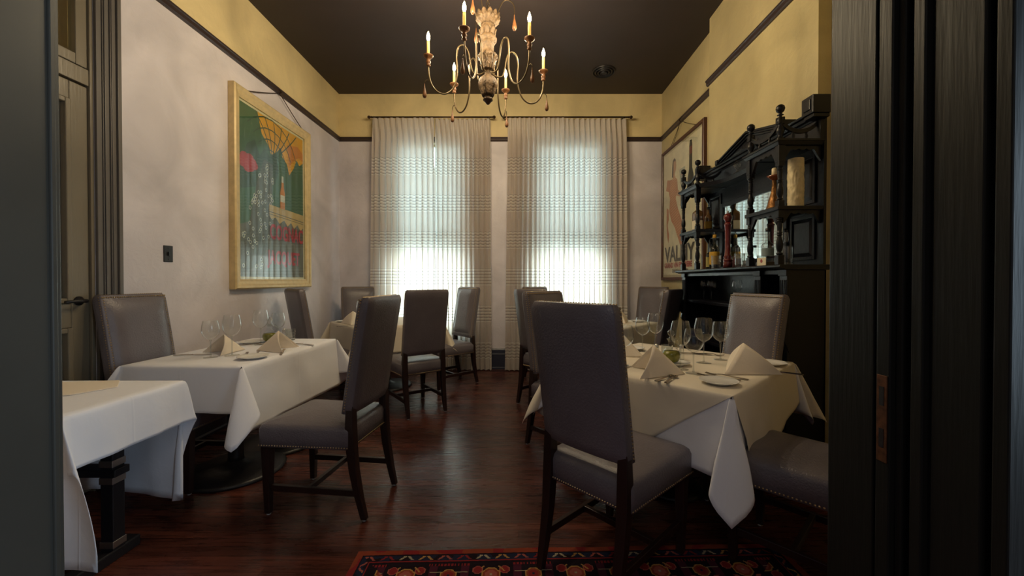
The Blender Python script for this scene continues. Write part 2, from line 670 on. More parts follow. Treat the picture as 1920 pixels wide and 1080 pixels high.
RP = rail_profile(0)
b = MB()
b.prism(RP, lambda u, v, d: (XL + u, d, v), 2.36, YB)
struct(b, 'trim_4', M['trim'])
b = MB()
b.prism(RP, lambda u, v, d: (d, YB - u, v), XL, XR)
struct(b, 'trim_5', M['trim'])
b = MB()
b.prism(RP, lambda u, v, d: (XR - u, d, v), 4.007, YB)
b.prism(RP, lambda u, v, d: (XR - u, d, v), YN, 2.552)
struct(b, 'trim_6', M['trim'])
b = MB()
b.prism(RP, lambda u, v, d: (XBR - u, d, v), 2.552, 4.03)
struct(b, 'trim_7', M['trim'])

# baseboards
BP = [(0, 0), (0.032, 0), (0.032, 0.02), (0.02, 0.032), (0.02, 0.20), (0.026, 0.205), (0.02, 0.225), (0.02, 0.27), (0.008, 0.29), (0, 0.29)]
b = MB()
b.prism(BP, lambda u, v, d: (d, YB - u, v), XL, XR)
struct(b, 'baseboard_back', M['base'])
b = MB()
b.prism(BP, lambda u, v, d: (XL + u, d, v), DY1 + 0.18, YB)
struct(b, 'baseboard_left', M['base'])
b = MB()
b.prism(BP, lambda u, v, d: (XR - u, d, v), 4.01, YB)
struct(b, 'baseboard_right', M['base'])

# windows: frame, sashes, glass, roller shade, sill
for i, (a, c) in enumerate(WIN):
    w = bpy.data.objects.new('window_%d' % (i + 1), None)
    COL.objects.link(w)
    tag(w, kind='structure')
    w.location = ((a + c) / 2, YB, z0)
    hw, hh = (c - a) / 2, z1 - z0
    q = MB()
    t = 0.05
    q.box(-hw, -hw + t, 0.02, 0.16, 0, hh)
    q.box(hw - t, hw, 0.02, 0.16, 0, hh)
    q.box(-hw + t, hw - t, 0.02, 0.16, hh - t, hh)
    q.box(-hw + t, hw - t, 0.02, 0.16, 0, t)
    q.build('window_frame', M['sash'], w, bevel=0.004)
    for k, (s0, s1, yy) in enumerate([(t, hh / 2 + 0.03, 0.07), (hh / 2 - 0.03, hh - t, 0.11)]):
        q = MB()
        e = 0.045
        q.box(-hw + t, -hw + t + e, yy, yy + 0.035, s0, s1)
        q.box(hw - t - e, hw - t, yy, yy + 0.035, s0, s1)
        q.box(-hw + t + e, hw - t - e, yy, yy + 0.035, s0, s0 + e)
        q.box(-hw + t + e, hw - t - e, yy, yy + 0.035, s1 - e, s1)
        sa = q.build('window_sash', M['sash'], w, bevel=0.003)
        q = MB()
        q.box(-hw + t + e, hw - t - e, yy + 0.015, yy + 0.019, s0 + e, s1 - e)
        q.build('window_pane', M['pane'], sa)
    q = MB()
    q.box(-hw - 0.04, hw + 0.04, -0.035, 0.05, -0.035, -0.001)
    q.build('window_sill', M['sash'], w, bevel=0.006)
    # roller shade drawn half way down
    mm = bpy.data.materials.get('roller_shade_cloth')
    if not mm:
        mm = bpy.data.materials.new('roller_shade_cloth')
        mm.use_nodes = True
        nt = mm.node_tree
        nt.nodes.clear()
        out = N(nt, 'ShaderNodeOutputMaterial')
        tl = N(nt, 'ShaderNodeBsdfTranslucent')
        tl.inputs[0].default_value = srgb(168, 174, 176)
        tp = N(nt, 'ShaderNodeBsdfTransparent')
        mx = N(nt, 'ShaderNodeMixShader')
        mx.inputs[0].default_value = 0.15
        nt.links.new(tl.outputs[0], mx.inputs[1])
        nt.links.new(tp.outputs[0], mx.inputs[2])
        nt.links.new(mx.outputs[0], out.inputs[0])
    q = MB()
    q.box(-hw + t, hw - t, 0.045, 0.047, 1.59 - z0, hh - t - 0.04)
    q.build('roller_shade', mm, w)
    q = MB()
    q.lathe([(0.02, -hw + t), (0.02, hw - t)], (0, 0.046, hh - t - 0.03), 12, axis='x')
    q.build('shade_roller', M['sash'], w)


# ------------------------------------------------------------------ side door (left wall)
d1 = bpy.data.objects.new('door_1', None)
COL.objects.link(d1)
tag(d1, kind='structure')
d1.location = (XL, (DY0 + DY1) / 2, 0)
hw = (DY1 - DY0) / 2
q = MB()
# fluted casing, both sides and head
for sg in (1, -1):
    yb = sg * hw
    for o0, o1, p in [(0.0, 0.03, 0.018), (0.03, 0.036, 0.024), (0.036, 0.044, 0.014), (0.044, 0.07, 0.022), (0.07, 0.076, 0.030), (0.076, 0.083, 0.018), (0.083, 0.108, 0.026), (0.108, 0.132, 0.038)]:
        ya, yc = sorted((yb + sg * o0, yb + sg * o1))
        q.box(0.0, p, ya, yc, 0, DZ + 0.1)
q.box(0, 0.03, -hw, hw, DZ, DZ + 0.12)
q.build('door_casing', M['casing'], d1, bevel=0.004)
q = MB()
q.box(-0.19, 0.0, hw - 0.02, hw, 0, DZ)
q.box(-0.19, 0.0, -hw, -hw + 0.02, 0, DZ)
q.box(-0.19, 0.0, -hw + 0.02, hw - 0.02, DZ - 0.02, DZ)
q.box(-0.10, -0.006, -hw + 0.02, hw - 0.02, 2.382, 2.475)      # transom bar
q.build('door_frame', M['door'], d1, bevel=0.003)
q = MB()
xf = -0.014
zt = 2.372
st = 0.095
w_ = hw - 0.022
q.box(-0.10, xf, w_ - st, w_, 0.01, zt)
q.box(-0.10, xf, -w_, -w_ + st, 0.01, zt)
q.box(-0.10, xf, -w_ + st, w_ - st, zt - 0.105, zt)
q.box(-0.10, xf, -w_ + st, w_ - st, 0.98, 1.12)
q.box(-0.10, xf, -w_ + st, w_ - st, 0.01, 0.25)
for zz0, zz1 in [(1.12, zt - 0.105), (0.25, 0.98)]:
    q.box(-0.10, xf - 0.022, -w_ + st, w_ - st, zz0, zz1)
    e = 0.028
    ya, yc = -w_ + st, w_ - st
    for bx in [(ya, ya + e, zz0, zz1), (yc - e, yc, zz0, zz1), (ya + e, yc - e, zz0, zz0 + e), (ya + e, yc - e, zz1 - e, zz1)]:
        q.box(xf - 0.024, xf + 0.012, *bx)
    q.box(xf - 0.024, xf - 0.008, ya + 0.075, yc - 0.075, zz0 + 0.075, zz1 - 0.075)
q.build('door_leaf', M['door'], d1, bevel=0.005)
q = MB()
q.smooth = True
q.lathe([(0.026, 0), (0.026, 0.008), (0.011, 0.012), (0.011, 0.05)], (xf, w_ - 0.06, 1.13), 16, axis='x')
q.tube([(xf + 0.05, w_ - 0.06, 1.13), (xf + 0.052, w_ - 0.1, 1.132), (xf + 0.05, w_ - 0.17, 1.128)], 0.008)
q.build('door_handle', M['iron'], d1)
q = MB()
za, zb = 2.482, DZ - 0.03
e = 0.06
q.box(-0.06, -0.012, w_ - e, w_, za, zb)
q.box(-0.06, -0.012, -w_, -w_ + e, za, zb)
q.box(-0.06, -0.012, -w_ + e, w_ - e, za, za + e)
q.box(-0.06, -0.012, -w_ + e, w_ - e, zb - e, zb)
tf = q.build('transom_window', M['door'], d1, bevel=0.004)
q = MB()
q.box(-0.040, -0.036, -w_ + e, w_ - e, za + e, zb - e)
q.build('transom_pane', M['pane'], tf)
# what stands behind the transom: the far wall of the next room and a small print on it
b = MB()
b.box(XL - 1.25, XL - 1.2, 0.6, 3.2, 0, ZC)
b.box(XL - 1.25, XL - 0.2, 3.2, 3.25, 0, ZC)
b.box(XL - 1.25, XL - 0.2, 0.55, 0.6, 0, ZC)
b.box(XL - 1.25, XL - 0.2, 0.55, 3.25, ZC, ZC + 0.05)
struct(b, 'wall_side_room', M['breast'])
b = MB()
b.box(XL - 1.2, XL - 1.17, 1.2, 1.95, 2.35, 3.05)
tag(b.build('wall_panel', M['jamb_left'], bevel=0.01), 'grey panel on the side room wall, seen through the glass above the door', 'panel')

b = MB()
for dz in (-0.012, 0.012):
    pass
b.box(0, 0.006, -0.036, 0.036, -0.058, 0.058)
b.mi = 0
b.box(0.006, 0.013, -0.006, 0.006, -0.013, 0.013)
b.lathe([(0.0035, 0), (0.0035, 0.002)], (0.006, 0, 0.04), 8, axis='x')
b.lathe([(0.0035, 0), (0.0035, 0.002)], (0.006, 0, -0.04), 8, axis='x')
sw = b.build('light_switch', M['switch'], bevel=0.0015)
sw.location = (XL, 2.862, 1.437)
tag(sw, 'black toggle light switch plate on the plaster wall left of the peacock-green poster', 'light switch')


# ------------------------------------------------------------------ curtains and rods
def curtain(xa, xb, n, seed, label, flare=(0, 0), slit=None, yoff=0.0):
    r = random.Random(seed)
    ph = [r.uniform(-0.5, 0.5) for _ in range(n + 2)]
    dp = [r.uniform(0.75, 1.25) for _ in range(n + 2)]
    Zt, Zb = 3.455, 0.012
    nu, nv = n * 14, 70

    def fn(u, v):
        z = Zt + (Zb - Zt) * v
        t = u * n
        k = int(t)
        am = (0.030 + 0.018 * min(1, v * 6)) * (dp[k] * (1 - (t - k)) + dp[k + 1] * (t - k))
        wob = 0.25 * (ph[k] * (1 - (t - k)) + ph[k + 1] * (t - k)) * v
        tt = t + wob
        w = sin(2 * pi * tt)
        # pinched head: sharp ridges, softening downwards
        sharp = abs(sin(pi * tt)) ** 0.5 * 2 - 1
        mixw = max(0, 1 - v / 0.10)
        w = w * (1 - mixw) - sharp * mixw * 0.9
        xx = xa + (xb - xa) * u
        xx += 0.010 * sin(4 * pi * tt) * (0.4 + v)
        xx += flare[0] * (1 - u) * v + flare[1] * u * v
        xx += 0.008 * noise.noise((u * 5, v * 3, seed))
        yy = YB - 0.13 + yoff + am * w + 0.012 * noise.noise((u * 8, v * 6, seed + 3))
        if slit and u > 0.97 and v < 0.2:
            xx -= slit * (u - 0.97) / 0.03
        return (xx, yy, z)
    q = MB()
    q.smooth = True
    q.grid(fn, nu, nv)
    c = q.build('curtain', M['curtain'], fix=False)
    return tag(c, label, 'curtain', 'sheer banded curtains at the two windows')


curtain(-2.0, -1.135, 11, 1, 'outer panel of the left window\'s sheer curtains, nearest the corner of the room', (-0.03, 0.01), 0.02)
curtain(-1.145, -0.385, 12, 2, 'sheer curtain panel left of the bare strip of wall between the two windows', (0.0, 0.02), yoff=0.028)
curtain(-0.145, 0.64, 12, 3, 'sheer curtain panel right of the bare strip of wall between the two windows', (-0.03, 0.0))
curtain(0.63, 1.49, 12, 4, 'outer panel of the right window\'s sheer curtains, nearest the framed VALMY poster', (0.0, 0.02), yoff=0.028)
for xa, xb, lb in [(-2.0, -0.37, 'dark bronze rod carrying the left window\'s curtains'), (-0.16, 1.5, 'dark bronze rod carrying the right window\'s curtains')]:
    t = thing('curtain_rod', ((xa + xb) / 2, YB - 0.13, 3.472), 0, lb, 'curtain rod', 'curtain rods above the windows')
    hw = (xb - xa) / 2
    q = MB()
    q.smooth = True
    q.lathe([(0.011, -hw), (0.011, hw)], (0, 0, 0), 12, axis='x')
    q.build('rod', M['rod'], t)
    for sg in (-1, 1):
        q = MB()
        q.smooth = True
        q.lathe([(0.0, 0), (0.012, 0.002), (0.016, 0.01), (0.008, 0.018), (0.02, 0.03), (0.023, 0.042), (0.014, 0.056), (0.0, 0.062)], (0, 0, 0), 14, axis='x')
        f = q.build('finial', M['rod'], t)
        f.location = (sg * hw, 0, 0)
        f.rotation_euler = (0, 0, 0 if sg > 0 else pi)
        q = MB()
        q.box(-0.008, 0.008, 0, 0.13, -0.012, 0.0)
        q.box(-0.018, 0.018, 0.12, 0.13, -0.045, 0.035)
        f = q.build('bracket', M['rod'], t, bevel=0.002)
        f.location = (sg * (hw - 0.05), 0, 0)


# ------------------------------------------------------------------ pictures
def text_mesh(body, size, m_, parent, name, x, y, z, sx=1.0, bold=0.0, align='LEFT'):
    cu = bpy.data.curves.new(name, 'FONT')
    cu.body = body
    cu.size = size
    cu.offset = bold
    cu.align_x = align
    cu.resolution_u = 3
    o = bpy.data.objects.new(name, cu)
    COL.objects.link(o)
    dg = bpy.context.evaluated_depsgraph_get()
    me = bpy.data.meshes.new_from_object(o.evaluated_get(dg))
    bpy.data.objects.remove(o)
    bpy.data.curves.remove(cu)
    me.transform(Matrix.Rotation(pi / 2, 4, 'X') @ Matrix.Diagonal((sx, 1, 1, 1)))
    me.materials.clear()
    me.materials.append(m_)
    p = bpy.data.objects.new(name, me)
    COL.objects.link(p)
    p.parent = parent
    p.location = (x, y, z)
    return p


def frame_ring(q, W_, H_, prof):
    """mitred frame, prof: (inset from outer edge, depth towards viewer)"""
    rings = []
    for ins, dep in prof:
        x, z_a, z_b = W_ / 2 - ins, ins, H_ - ins
        rings.append([(-x, -dep, z_a), (x, -dep, z_a), (x, -dep, z_b), (-x, -dep, z_b)])
    q.loft(rings + [rings[0]], True, False)


def ell(cx, cz, rx, rz, n=20, ph=0, f=None):
    return [(cx + rx * cos(2 * pi * i / n + ph) * (f(i) if f else 1), cz + rz * sin(2 * pi * i / n + ph) * (f(i) if f else 1)) for i in range(n)]


class Art:
    """flat printed shapes, each on its own ink layer"""
    def __init__(s):
        s.q = MB()
        s.mats = []
        s.k = 0

    def ink(s, name, col):
        s.mats.append(mat(name, col, 0.7, var=0.12, vscale=9))
        return len(s.mats) - 1

    def shape(s, ink, pts, layer=None):
        s.k += 1
        y = -(0.0205 + (layer if layer is not None else s.k) * 0.000018)
        s.q.mi = ink
        s.q.poly([(x, y, z) for x, z in pts])

    def line(s, ink, pts, w):
        s.k += 1
        for (x0_, z0_), (x1_, z1_) in zip(pts, pts[1:]):
            dx, dz = x1_ - x0_, z1_ - z0_
            l = sqrt(dx * dx + dz * dz) or 1
            nx, nz = -dz / l * w / 2, dx / l * w / 2
            s.shape(ink, [(x0_ + nx, z0_ + nz), (x0_ - nx, z0_ - nz), (x1_ - nx, z1_ - nz), (x1_ + nx, z1_ + nz)], s.k)


# left picture: green, yellow and crimson sheet in a pale gilt frame
PW, PH = 1.27, 1.80
t = thing('framed_poster', (XL, 4.10, 1.168), pi / 2, 'large green and yellow COGNAC JACQUET poster in a pale gilt frame on the left wall', 'framed poster')
q = MB()
frame_ring(q, PW, PH, [(0, 0.002), (0, 0.055), (0.012, 0.064), (0.03, 0.06), (0.045, 0.05), (0.07, 0.045), (0.085, 0.036), (0.092, 0.036), (0.092, 0.01)])
q.build('frame', M['frame_gold'], t)
q = MB()
q.box(-PW / 2 + 0.01, PW / 2 - 0.01, -0.018, -0.002, 0.01, PH - 0.01)
q.build('backing', M['frame_gold'], t)
A = Art()
g = A.ink('print_green', (62, 104, 78))
gd = A.ink('print_dark_green', (48, 80, 66))
ye = A.ink('print_yellow', (232, 168, 38))
og = A.ink('print_orange', (214, 132, 40))
pk = A.ink('print_crimson', (176, 52, 66))
tn = A.ink('print_tan', (206, 176, 120))
br = A.ink('print_slate', (84, 88, 80))
wh = A.ink('print_pale', (212, 212, 196))
bl = A.ink('print_blue', (52, 72, 96))
gr = A.ink('print_grey', (104, 104, 96))
cr = A.ink('print_cream_border', (224, 216, 188))
ix, iz = PW / 2 - 0.088, PH - 0.176
UX = lambda u: -ix + u * 2 * ix
VZ = lambda v: 0.088 + v * iz
A.shape(cr, [(UX(0), VZ(0)), (UX(1), VZ(0)), (UX(1), VZ(1)), (UX(0), VZ(1))])
U2 = lambda u: UX(0.02 + u * 0.96)
V2 = lambda v: VZ(0.015 + v * 0.97)
P = lambda L: [(U2(u), V2(v)) for u, v in L]
A.shape(g, P([(0, 0), (1, 0), (1, 1), (0, 1)]))
A.shape(gr, P([(0, 0), (1, 0), (1, 0.40), (0.6, 0.42), (0.3, 0.36), (0, 0.3)]))
A.shape(gd, P([(0, 0.62), (0.10, 0.78), (0.2, 0.82), (0.27, 0.74), (0.34, 0.8), (0.42, 0.76), (0.5, 0.84), (0.56, 0.70), (0.5, 0.6), (0, 0.5)]))
A.shape(ye, P([(0.24, 1), (1, 1), (1, 0.83), (0.93, 0.80), (0.88, 0.83), (0.82, 0.76), (0.74, 0.70), (0.70, 0.77), (0.62, 0.80), (0.6, 0.86), (0.5, 0.80), (0.44, 0.78), (0.38, 0.84), (0.30, 0.88)]))
A.shape(og, P([(0.7, 0.90), (0.9, 0.93), (1, 0.90), (1, 0.845), (0.9, 0.85), (0.8, 0.80), (0.74, 0.76)]))
for k in range(6):
    a = 0.22 + 0.13 * k
    A.line(gd, P([(0.44 + (a - 0.44) * s_ + 0.15 * s_ * (1 - s_), 0.72 + 0.27 * s_ ** 0.8) for s_ in (0, .25, .5, .75, 1)]), 0.012)
for k in range(4):
    rr = 0.12 + 0.09 * k
    A.line(gd, P([(0.44 + rr * 1.15 * cos(aa), 0.72 + rr * 0.72 * sin(aa)) for aa in [radians(20 + 17 * j) for j in range(8)]]), 0.011)
# crimson cloud of petals
for k in range(16):
    aa = k * 2.4
    A.shape(pk if k % 3 else A.mats.index(A.mats[pk]), P(ell(0.11 + 0.09 * cos(aa) * (k / 16) ** .5, 0.67 + 0.035 * sin(aa) * (k / 16) ** .5 - 0.0, 0.055, 0.026, 9)))
# dotted grey-green drape sweeping to the lower left
A.shape(br, P([(0.33, 0.73), (0.46, 0.72), (0.45, 0.5), (0.42, 0.3), (0.36, 0.16), (0.2, 0.06), (0.0, 0.02), (0.0, 0.22), (0.1, 0.26), (0.16, 0.42), (0.24, 0.6)]))
rr_ = random.Random(3)
for k in range(70):
    v = rr_.uniform(0.05, 0.7)
    lo = max(0.02, 0.30 * (v - 0.2) / 0.5)
    hi = 0.30 + 0.16 * min(1, v / 0.4)
    u = rr_.uniform(lo, hi)
    A.shape(wh, P(ell(u, v, 0.016, 0.0125, 8)))
    A.shape(bl, P(ell(u, v, 0.010, 0.008, 7)))
# parapet and its scalloped hem
A.shape(tn, P([(0.40, 0.46), (1, 0.45), (1, 0.36), (0.94, 0.335), (0.88, 0.37), (0.82, 0.34), (0.76, 0.375), (0.70, 0.345), (0.64, 0.38), (0.56, 0.35), (0.5, 0.385), (0.43, 0.37), (0.40, 0.39)]))
A.line(br, P([(0.40, 0.415), (1, 0.40)]), 0.008)
A.line(br, P([(0.40, 0.40), (1, 0.385)]), 0.006)
# bottle on the parapet
A.shape(og, P([(0.575, 0.455), (0.655, 0.453), (0.655, 0.56), (0.635, 0.60), (0.63, 0.66), (0.60, 0.66), (0.595, 0.60), (0.575, 0.56)]))
A.shape(wh, P([(0.578, 0.50), (0.652, 0.50), (0.652, 0.545), (0.578, 0.545)]))
A.shape(wh, P([(0.60, 0.63), (0.63, 0.63), (0.63, 0.672), (0.60, 0.672)]))
A.q.build('print', A.mats, t, fix=False)
red_ink = mat('print_lettering_red', (190, 40, 62), 0.7)
text_mesh('COGNAC', 0.21, red_ink, t, 'lettering', U2(0.40), -0.0288, V2(0.245), 0.66, 0.006)
text_mesh('JACQUET', 0.19, red_ink, t, 'lettering', U2(0.37), -0.0288, V2(0.085), 0.70, 0.006)
q = MB()
q.box(-ix, ix, -0.034, -0.031, 0.088, PH - 0.088)
q.build('glazing', M['pglass'], t)


def hanging_cord(t, xh, zh, pts, r_):
    q = MB()
    q.smooth = True
    for px_, pz_ in pts:
        q.tube([(px_ + (xh - px_) * k / 6, -0.03, pz_ + (zh - pz_) * k / 6 - 0.008 * sin(pi * k / 6)) for k in range(7)], r_, 6)
    q.build('hanging_cord', M['rod'], t)
    q = MB()
    q.tube([(xh, -0.034, zh - 0.01), (xh, -0.045, zh), (xh, -0.036, zh + 0.03), (xh, -0.02, zh + 0.036)], 0.004, 6)
    q.lathe([(0.012, 0), (0.008, 0.006), (0, 0.008)], (xh, -0.05, zh + 0.01), 10, axis='y')
    q.build('hook', M['rod'], t)


hanging_cord(t, 0.07, 2.02, [(-0.48, 1.79), (0.54, 1.79)], 0.0045)

# right picture
PW, PH = 1.26, 1.735
t = thing('framed_poster', (XR, 4.895, 1.245), -pi / 2, 'cream VALMY wine poster in a thin mahogany frame on the right wall beyond the hutch', 'framed poster')
q = MB()
frame_ring(q, PW, PH, [(0, 0.002), (0, 0.035), (0.006, 0.04), (0.035, 0.04), (0.042, 0.03), (0.042, 0.01)])
q.build('frame', M['frame_dark'], t)
q = MB()
q.box(-PW / 2 + 0.01, PW / 2 - 0.01, -0.018, -0.002, 0.01, PH - 0.01)
q.build('backing', M['frame_dark'], t)
A = Art()
cr = A.ink('print_cream', (238, 226, 200))
cr2 = A.ink('print_sheet_edge', (196, 180, 148))
org = A.ink('print_dress_orange', (196, 120, 74))
rs = A.ink('print_dress_stripe', (226, 176, 134))
sk = A.ink('print_skin', (200, 146, 110))
hr = A.ink('print_hair', (74, 52, 40))
bk = A.ink('print_black_glass', (52, 56, 52))
rd = A.ink('print_red', (196, 60, 44))
gy = A.ink('print_glass_grey', (170, 172, 166))
ix, iz = PW / 2 - 0.04, PH - 0.08
UX = lambda u: -ix + u * 2 * ix
VZ = lambda v: 0.04 + v * iz
P = lambda L: [(UX(u), VZ(v)) for u, v in L]
A.shape(cr2, P([(0, 0), (1, 0), (1, 1), (0, 1)]))
A.shape(cr, P([(0.02, 0.02), (0.98, 0.02), (0.98, 0.985), (0.02, 0.985)]))
# seated figure in a striped dress, holding up a glass
A.shape(hr, P(ell(0.315, 0.855, 0.055, 0.06, 16)))
A.shape(hr, P([(0.26, 0.86), (0.30, 0.86), (0.29, 0.77), (0.25, 0.78)]))
A.shape(sk, P([(0.30, 0.89), (0.355, 0.89), (0.375, 0.85), (0.365, 0.82), (0.33, 0.80), (0.335, 0.77), (0.40, 0.74), (0.42, 0.66), (0.50, 0.62), (0.47, 0.60), (0.38, 0.62), (0.36, 0.68), (0.28, 0.70), (0.22, 0.74), (0.29, 0.775)]))
A.shape(org, P([(0.12, 0.78), (0.2, 0.765), (0.28, 0.76), (0.36, 0.74), (0.40, 0.66), (0.36, 0.60), (0.42, 0.52), (0.52, 0.42), (0.58, 0.33), (0.56, 0.22), (0.52, 0.20), (0.44, 0.28), (0.34, 0.38), (0.24, 0.44), (0.18, 0.52), (0.20, 0.62), (0.16, 0.68), (0.08, 0.70)]))
A.shape(org, P([(0.10, 0.56), (0.16, 0.54), (0.17, 0.46), (0.13, 0.42), (0.18, 0.33), (0.16, 0.27), (0.12, 0.32), (0.10, 0.42)]))
for k in range(26):
    v = 0.74 - k * 0.019
    u0 = 0.17 + max(0, 0.55 - v) * 0.75
    u1 = min(0.40 + max(0, 0.56 - v) * 0.62, 0.57)
    if v < 0.3:
        u0, u1 = 0.46, 0.56
    A.line(rs, P([(u0 + 0.03, v), (u1 - 0.025, v + 0.03)]), 0.007)
A.shape(bk, P([(0.66, 0.60), (0.80, 0.60), (0.80, 0.70), (0.765, 0.76), (0.765, 0.92), (0.75, 0.955), (0.71, 0.955), (0.695, 0.92), (0.695, 0.76), (0.66, 0.70)]))
for k in range(4):
    A.line(rd, P([(0.697, 0.86 + k * 0.014), (0.763, 0.865 + k * 0.014)]), 0.008)
A.shape(gy, P([(0.46, 0.80), (0.60, 0.80), (0.585, 0.70), (0.54, 0.66), (0.54, 0.60), (0.52, 0.60), (0.52, 0.66), (0.475, 0.70)]))
A.line(rd, P([(0.50, 0.76), (0.57, 0.74), (0.52, 0.72)]), 0.01)
A.q.build('print', A.mats, t, fix=False)
ink_b = mat('print_lettering_black', (54, 52, 50), 0.7)
ink_r = mat('print_lettering_red', (178, 44, 36), 0.7)
text_mesh('VALMY', 0.27, ink_b, t, 'lettering', UX(0.07), -0.0270, VZ(0.125), 1.05, 0.008)
text_mesh('GRAND VIN PREMIERE', 0.088, ink_r, t, 'lettering', UX(0.05), -0.0270, VZ(0.075), 0.98, 0.003)
text_mesh('CHÂTEAU  VALMY', 0.065, ink_b, t, 'lettering', UX(0.28), -0.0270, VZ(0.035), 0.9, 0.001)
q = MB()
q.box(-ix, ix, -0.030, -0.028, 0.04, PH - 0.04)
q.build('glazing', M['pglass'], t)
hanging_cord(t, 0.0, 1.945, [(-0.32, 1.725), (-0.24, 1.725), (0.45, 1.725)], 0.003)

# ceiling vent
t = thing('ceiling_vent', (1.06, 5.0, ZC), 0, 'round black louvred vent in the dark ceiling', 'vent')
q = MB()
q.smooth = True
for k in range(4):
    r0 = 0.145 - 0.034 * k
    q.lathe([(r0, -0.001), (r0, -0.012 - 0.006 * k), (r0 - 0.008, -0.022 - 0.006 * k), (r0 - 0.02, -0.012 - 0.004 * k), (r0 - 0.022, -0.001)], (0, 0, 0), 32, caps=False)
q.build('louvre_rings', M['iron'], t)
q = MB()
q.lathe([(0.03, -0.001), (0.03, -0.03), (0.0, -0.034)], (0, 0, 0), 20)
q.build('hub', M['iron'], t)


# ------------------------------------------------------------------ chandelier
CX, CY, CZ0 = -0.235, 3.10, 2.622
t = thing('chandelier', (CX, CY, CZ0), 0, 'carved whitewashed wood chandelier with six lit candle bulbs on curling wire arms', 'chandelier')
zz = lambda y: (820 - y) / 1005.0 - 0.017


def petal(n, a_, h0, h1):
    return lambda ang, h: 1 + (a_ * abs(sin(n * ang / 2)) if h0 <= h <= h1 else 0.0)


q = MB()
q.smooth = True
rf = lambda ang, h: 1 + 0.10 * abs(sin(8 * ang)) * (1 if h > zz(218) else 0.6) * (1 if (h > zz(300) or zz(470) < h < zz(405) or h < zz(600)) else 0.15)
pr = [(0.0, 795), (0.036, 790), (0.030, 765), (0.036, 745), (0.052, 720), (0.068, 690), (0.071, 660), (0.062, 630), (0.045, 612), (0.026, 600), (0.024, 575), (0.034, 560), (0.040, 545), (0.043, 520), (0.040, 500), (0.052, 485), (0.066, 468), (0.072, 455), (0.066, 440), (0.046, 425), (0.042, 410), (0.046, 385), (0.048, 362), (0.056, 350), (0.068, 332), (0.069, 318), (0.062, 305), (0.050, 296), (0.052, 270), (0.056, 245), (0.050, 225), (0.043, 216), (0.055, 208), (0.068, 197), (0.078, 184), (0.086, 170), (0.082, 164), (0.083, 154), (0.080, 146), (0.066, 152), (0.05, 162), (0, 164)]
q.lathe([(r_, zz(y)) for r_, y in pr], (0, 0, 0), 64, caps=False, rf=rf)
q.build('column', M['carved'], t)
q = MB()
q.smooth = True
q.lathe([(0, zz(826)), (0.012, zz(818)), (0.034, zz(790)), (0.036, zz(780)), (0.02, zz(770)), (0, zz(770))], (0, 0, 0), 20, caps=False)
q.build('bottom_finial', mat('dark_wood_finial', (64, 42, 32), 0.4), t)
# scalloped leaves: crown, capital and lower bud
q = MB()
q.smooth = True


def leaf(q, ang, z_base, h, r0, r1, w, curl):
    def fn(u, v):
        r_ = r0 + (r1 - r0) * v + curl * v ** 3
        ww = w * (sin(pi * min(0.98, 0.12 + 0.86 * v)) ** 0.6) * (u - 0.5)
        c_ = 0.006 * (1 - (2 * u - 1) ** 2)
        rr = r_ + c_
        return (rr * cos(ang) - ww * sin(ang), rr * sin(ang) + ww * cos(ang), z_base + h * v - abs(curl) * 1.2 * v ** 4)
    q.grid(fn, 4, 6)


for k in range(12):
    leaf(q, 2 * pi * k / 12, zz(214), 0.05, 0.048, 0.084, 0.042, 0.006)
    leaf(q, 2 * pi * (k + .5) / 12, zz(172), 0.046, 0.084, 0.087, 0.036, 0.004)
for k in range(8):
    leaf(q, 2 * pi * k / 8, zz(300), 0.06, 0.05, 0.058, 0.036, 0.004)
    leaf(q, 2 * pi * (k + .5) / 8, zz(540), 0.10, 0.040, 0.062, 0.046, 0.016)
    leaf(q, 2 * pi * k / 8, zz(560), 0.05, 0.036, 0.05, 0.034, 0.006)
    leaf(q, 2 * pi * k / 8, zz(760), 0.10, 0.036, 0.072, 0.05, -0.004)
q.build('carved_leaves', M['carved'], t, solid=0.004, fix=False)

q = MB()
q.smooth = True
ztop = ZC - CZ0
q.tube([(0, 0, zz(164)), (0, 0, zz(60))], 0.005)
for k in range(13):
    z_ = zz(60) + 0.016 + k * 0.034
    if z_ > ztop - 0.03:
        break
    a = (k % 2) * pi / 2
    q.tube([(0.010 * cos(u) * cos(a), 0.010 * cos(u) * sin(a), z_ + 0.021 * sin(u)) for u in [2 * pi * j / 12 for j in range(13)]], 0.0028, 6)
q.build('chain', M['wire'], t)
q = MB()
q.smooth = True
q.lathe([(0, ztop - 0.035), (0.02, ztop - 0.03), (0.055, ztop - 0.012), (0.06, ztop - 0.001)], (0, 0, 0), 24)
q.build('ceiling_canopy', M['iron'], t)

zr = lambda z: z - CZ0
arm_pts = [(0.03, 2.845), (0.07, 2.825), (0.115, 2.835), (0.135, 2.90), (0.15, 2.985), (0.185, 3.03), (0.225, 3.01), (0.238, 2.94), (0.235, 2.85), (0.24, 2.77), (0.27, 2.69), (0.32, 2.650), (0.375, 2.655), (0.42, 2.70), (0.443, 2.77), (0.448, 2.84)]


def catmull(p, n=5):
    out = []
    for i in range(len(p) - 1):
        p0, p1, p2, p3 = p[max(i - 1, 0)], p[i], p[i + 1], p[min(i + 2, len(p) - 1)]
        for k in range(n):
            s_ = k / n
            out.append(tuple(0.5 * ((2 * b_) + (-a_ + c_) * s_ + (2 * a_ - 5 * b_ + 4 * c_ - d_) * s_ * s_ + (-a_ + 3 * b_ - 3 * c_ + d_) * s_ ** 3) for a_, b_, c_, d_ in zip(p0, p1, p2, p3)))
    out.append(p[-1])
    return out


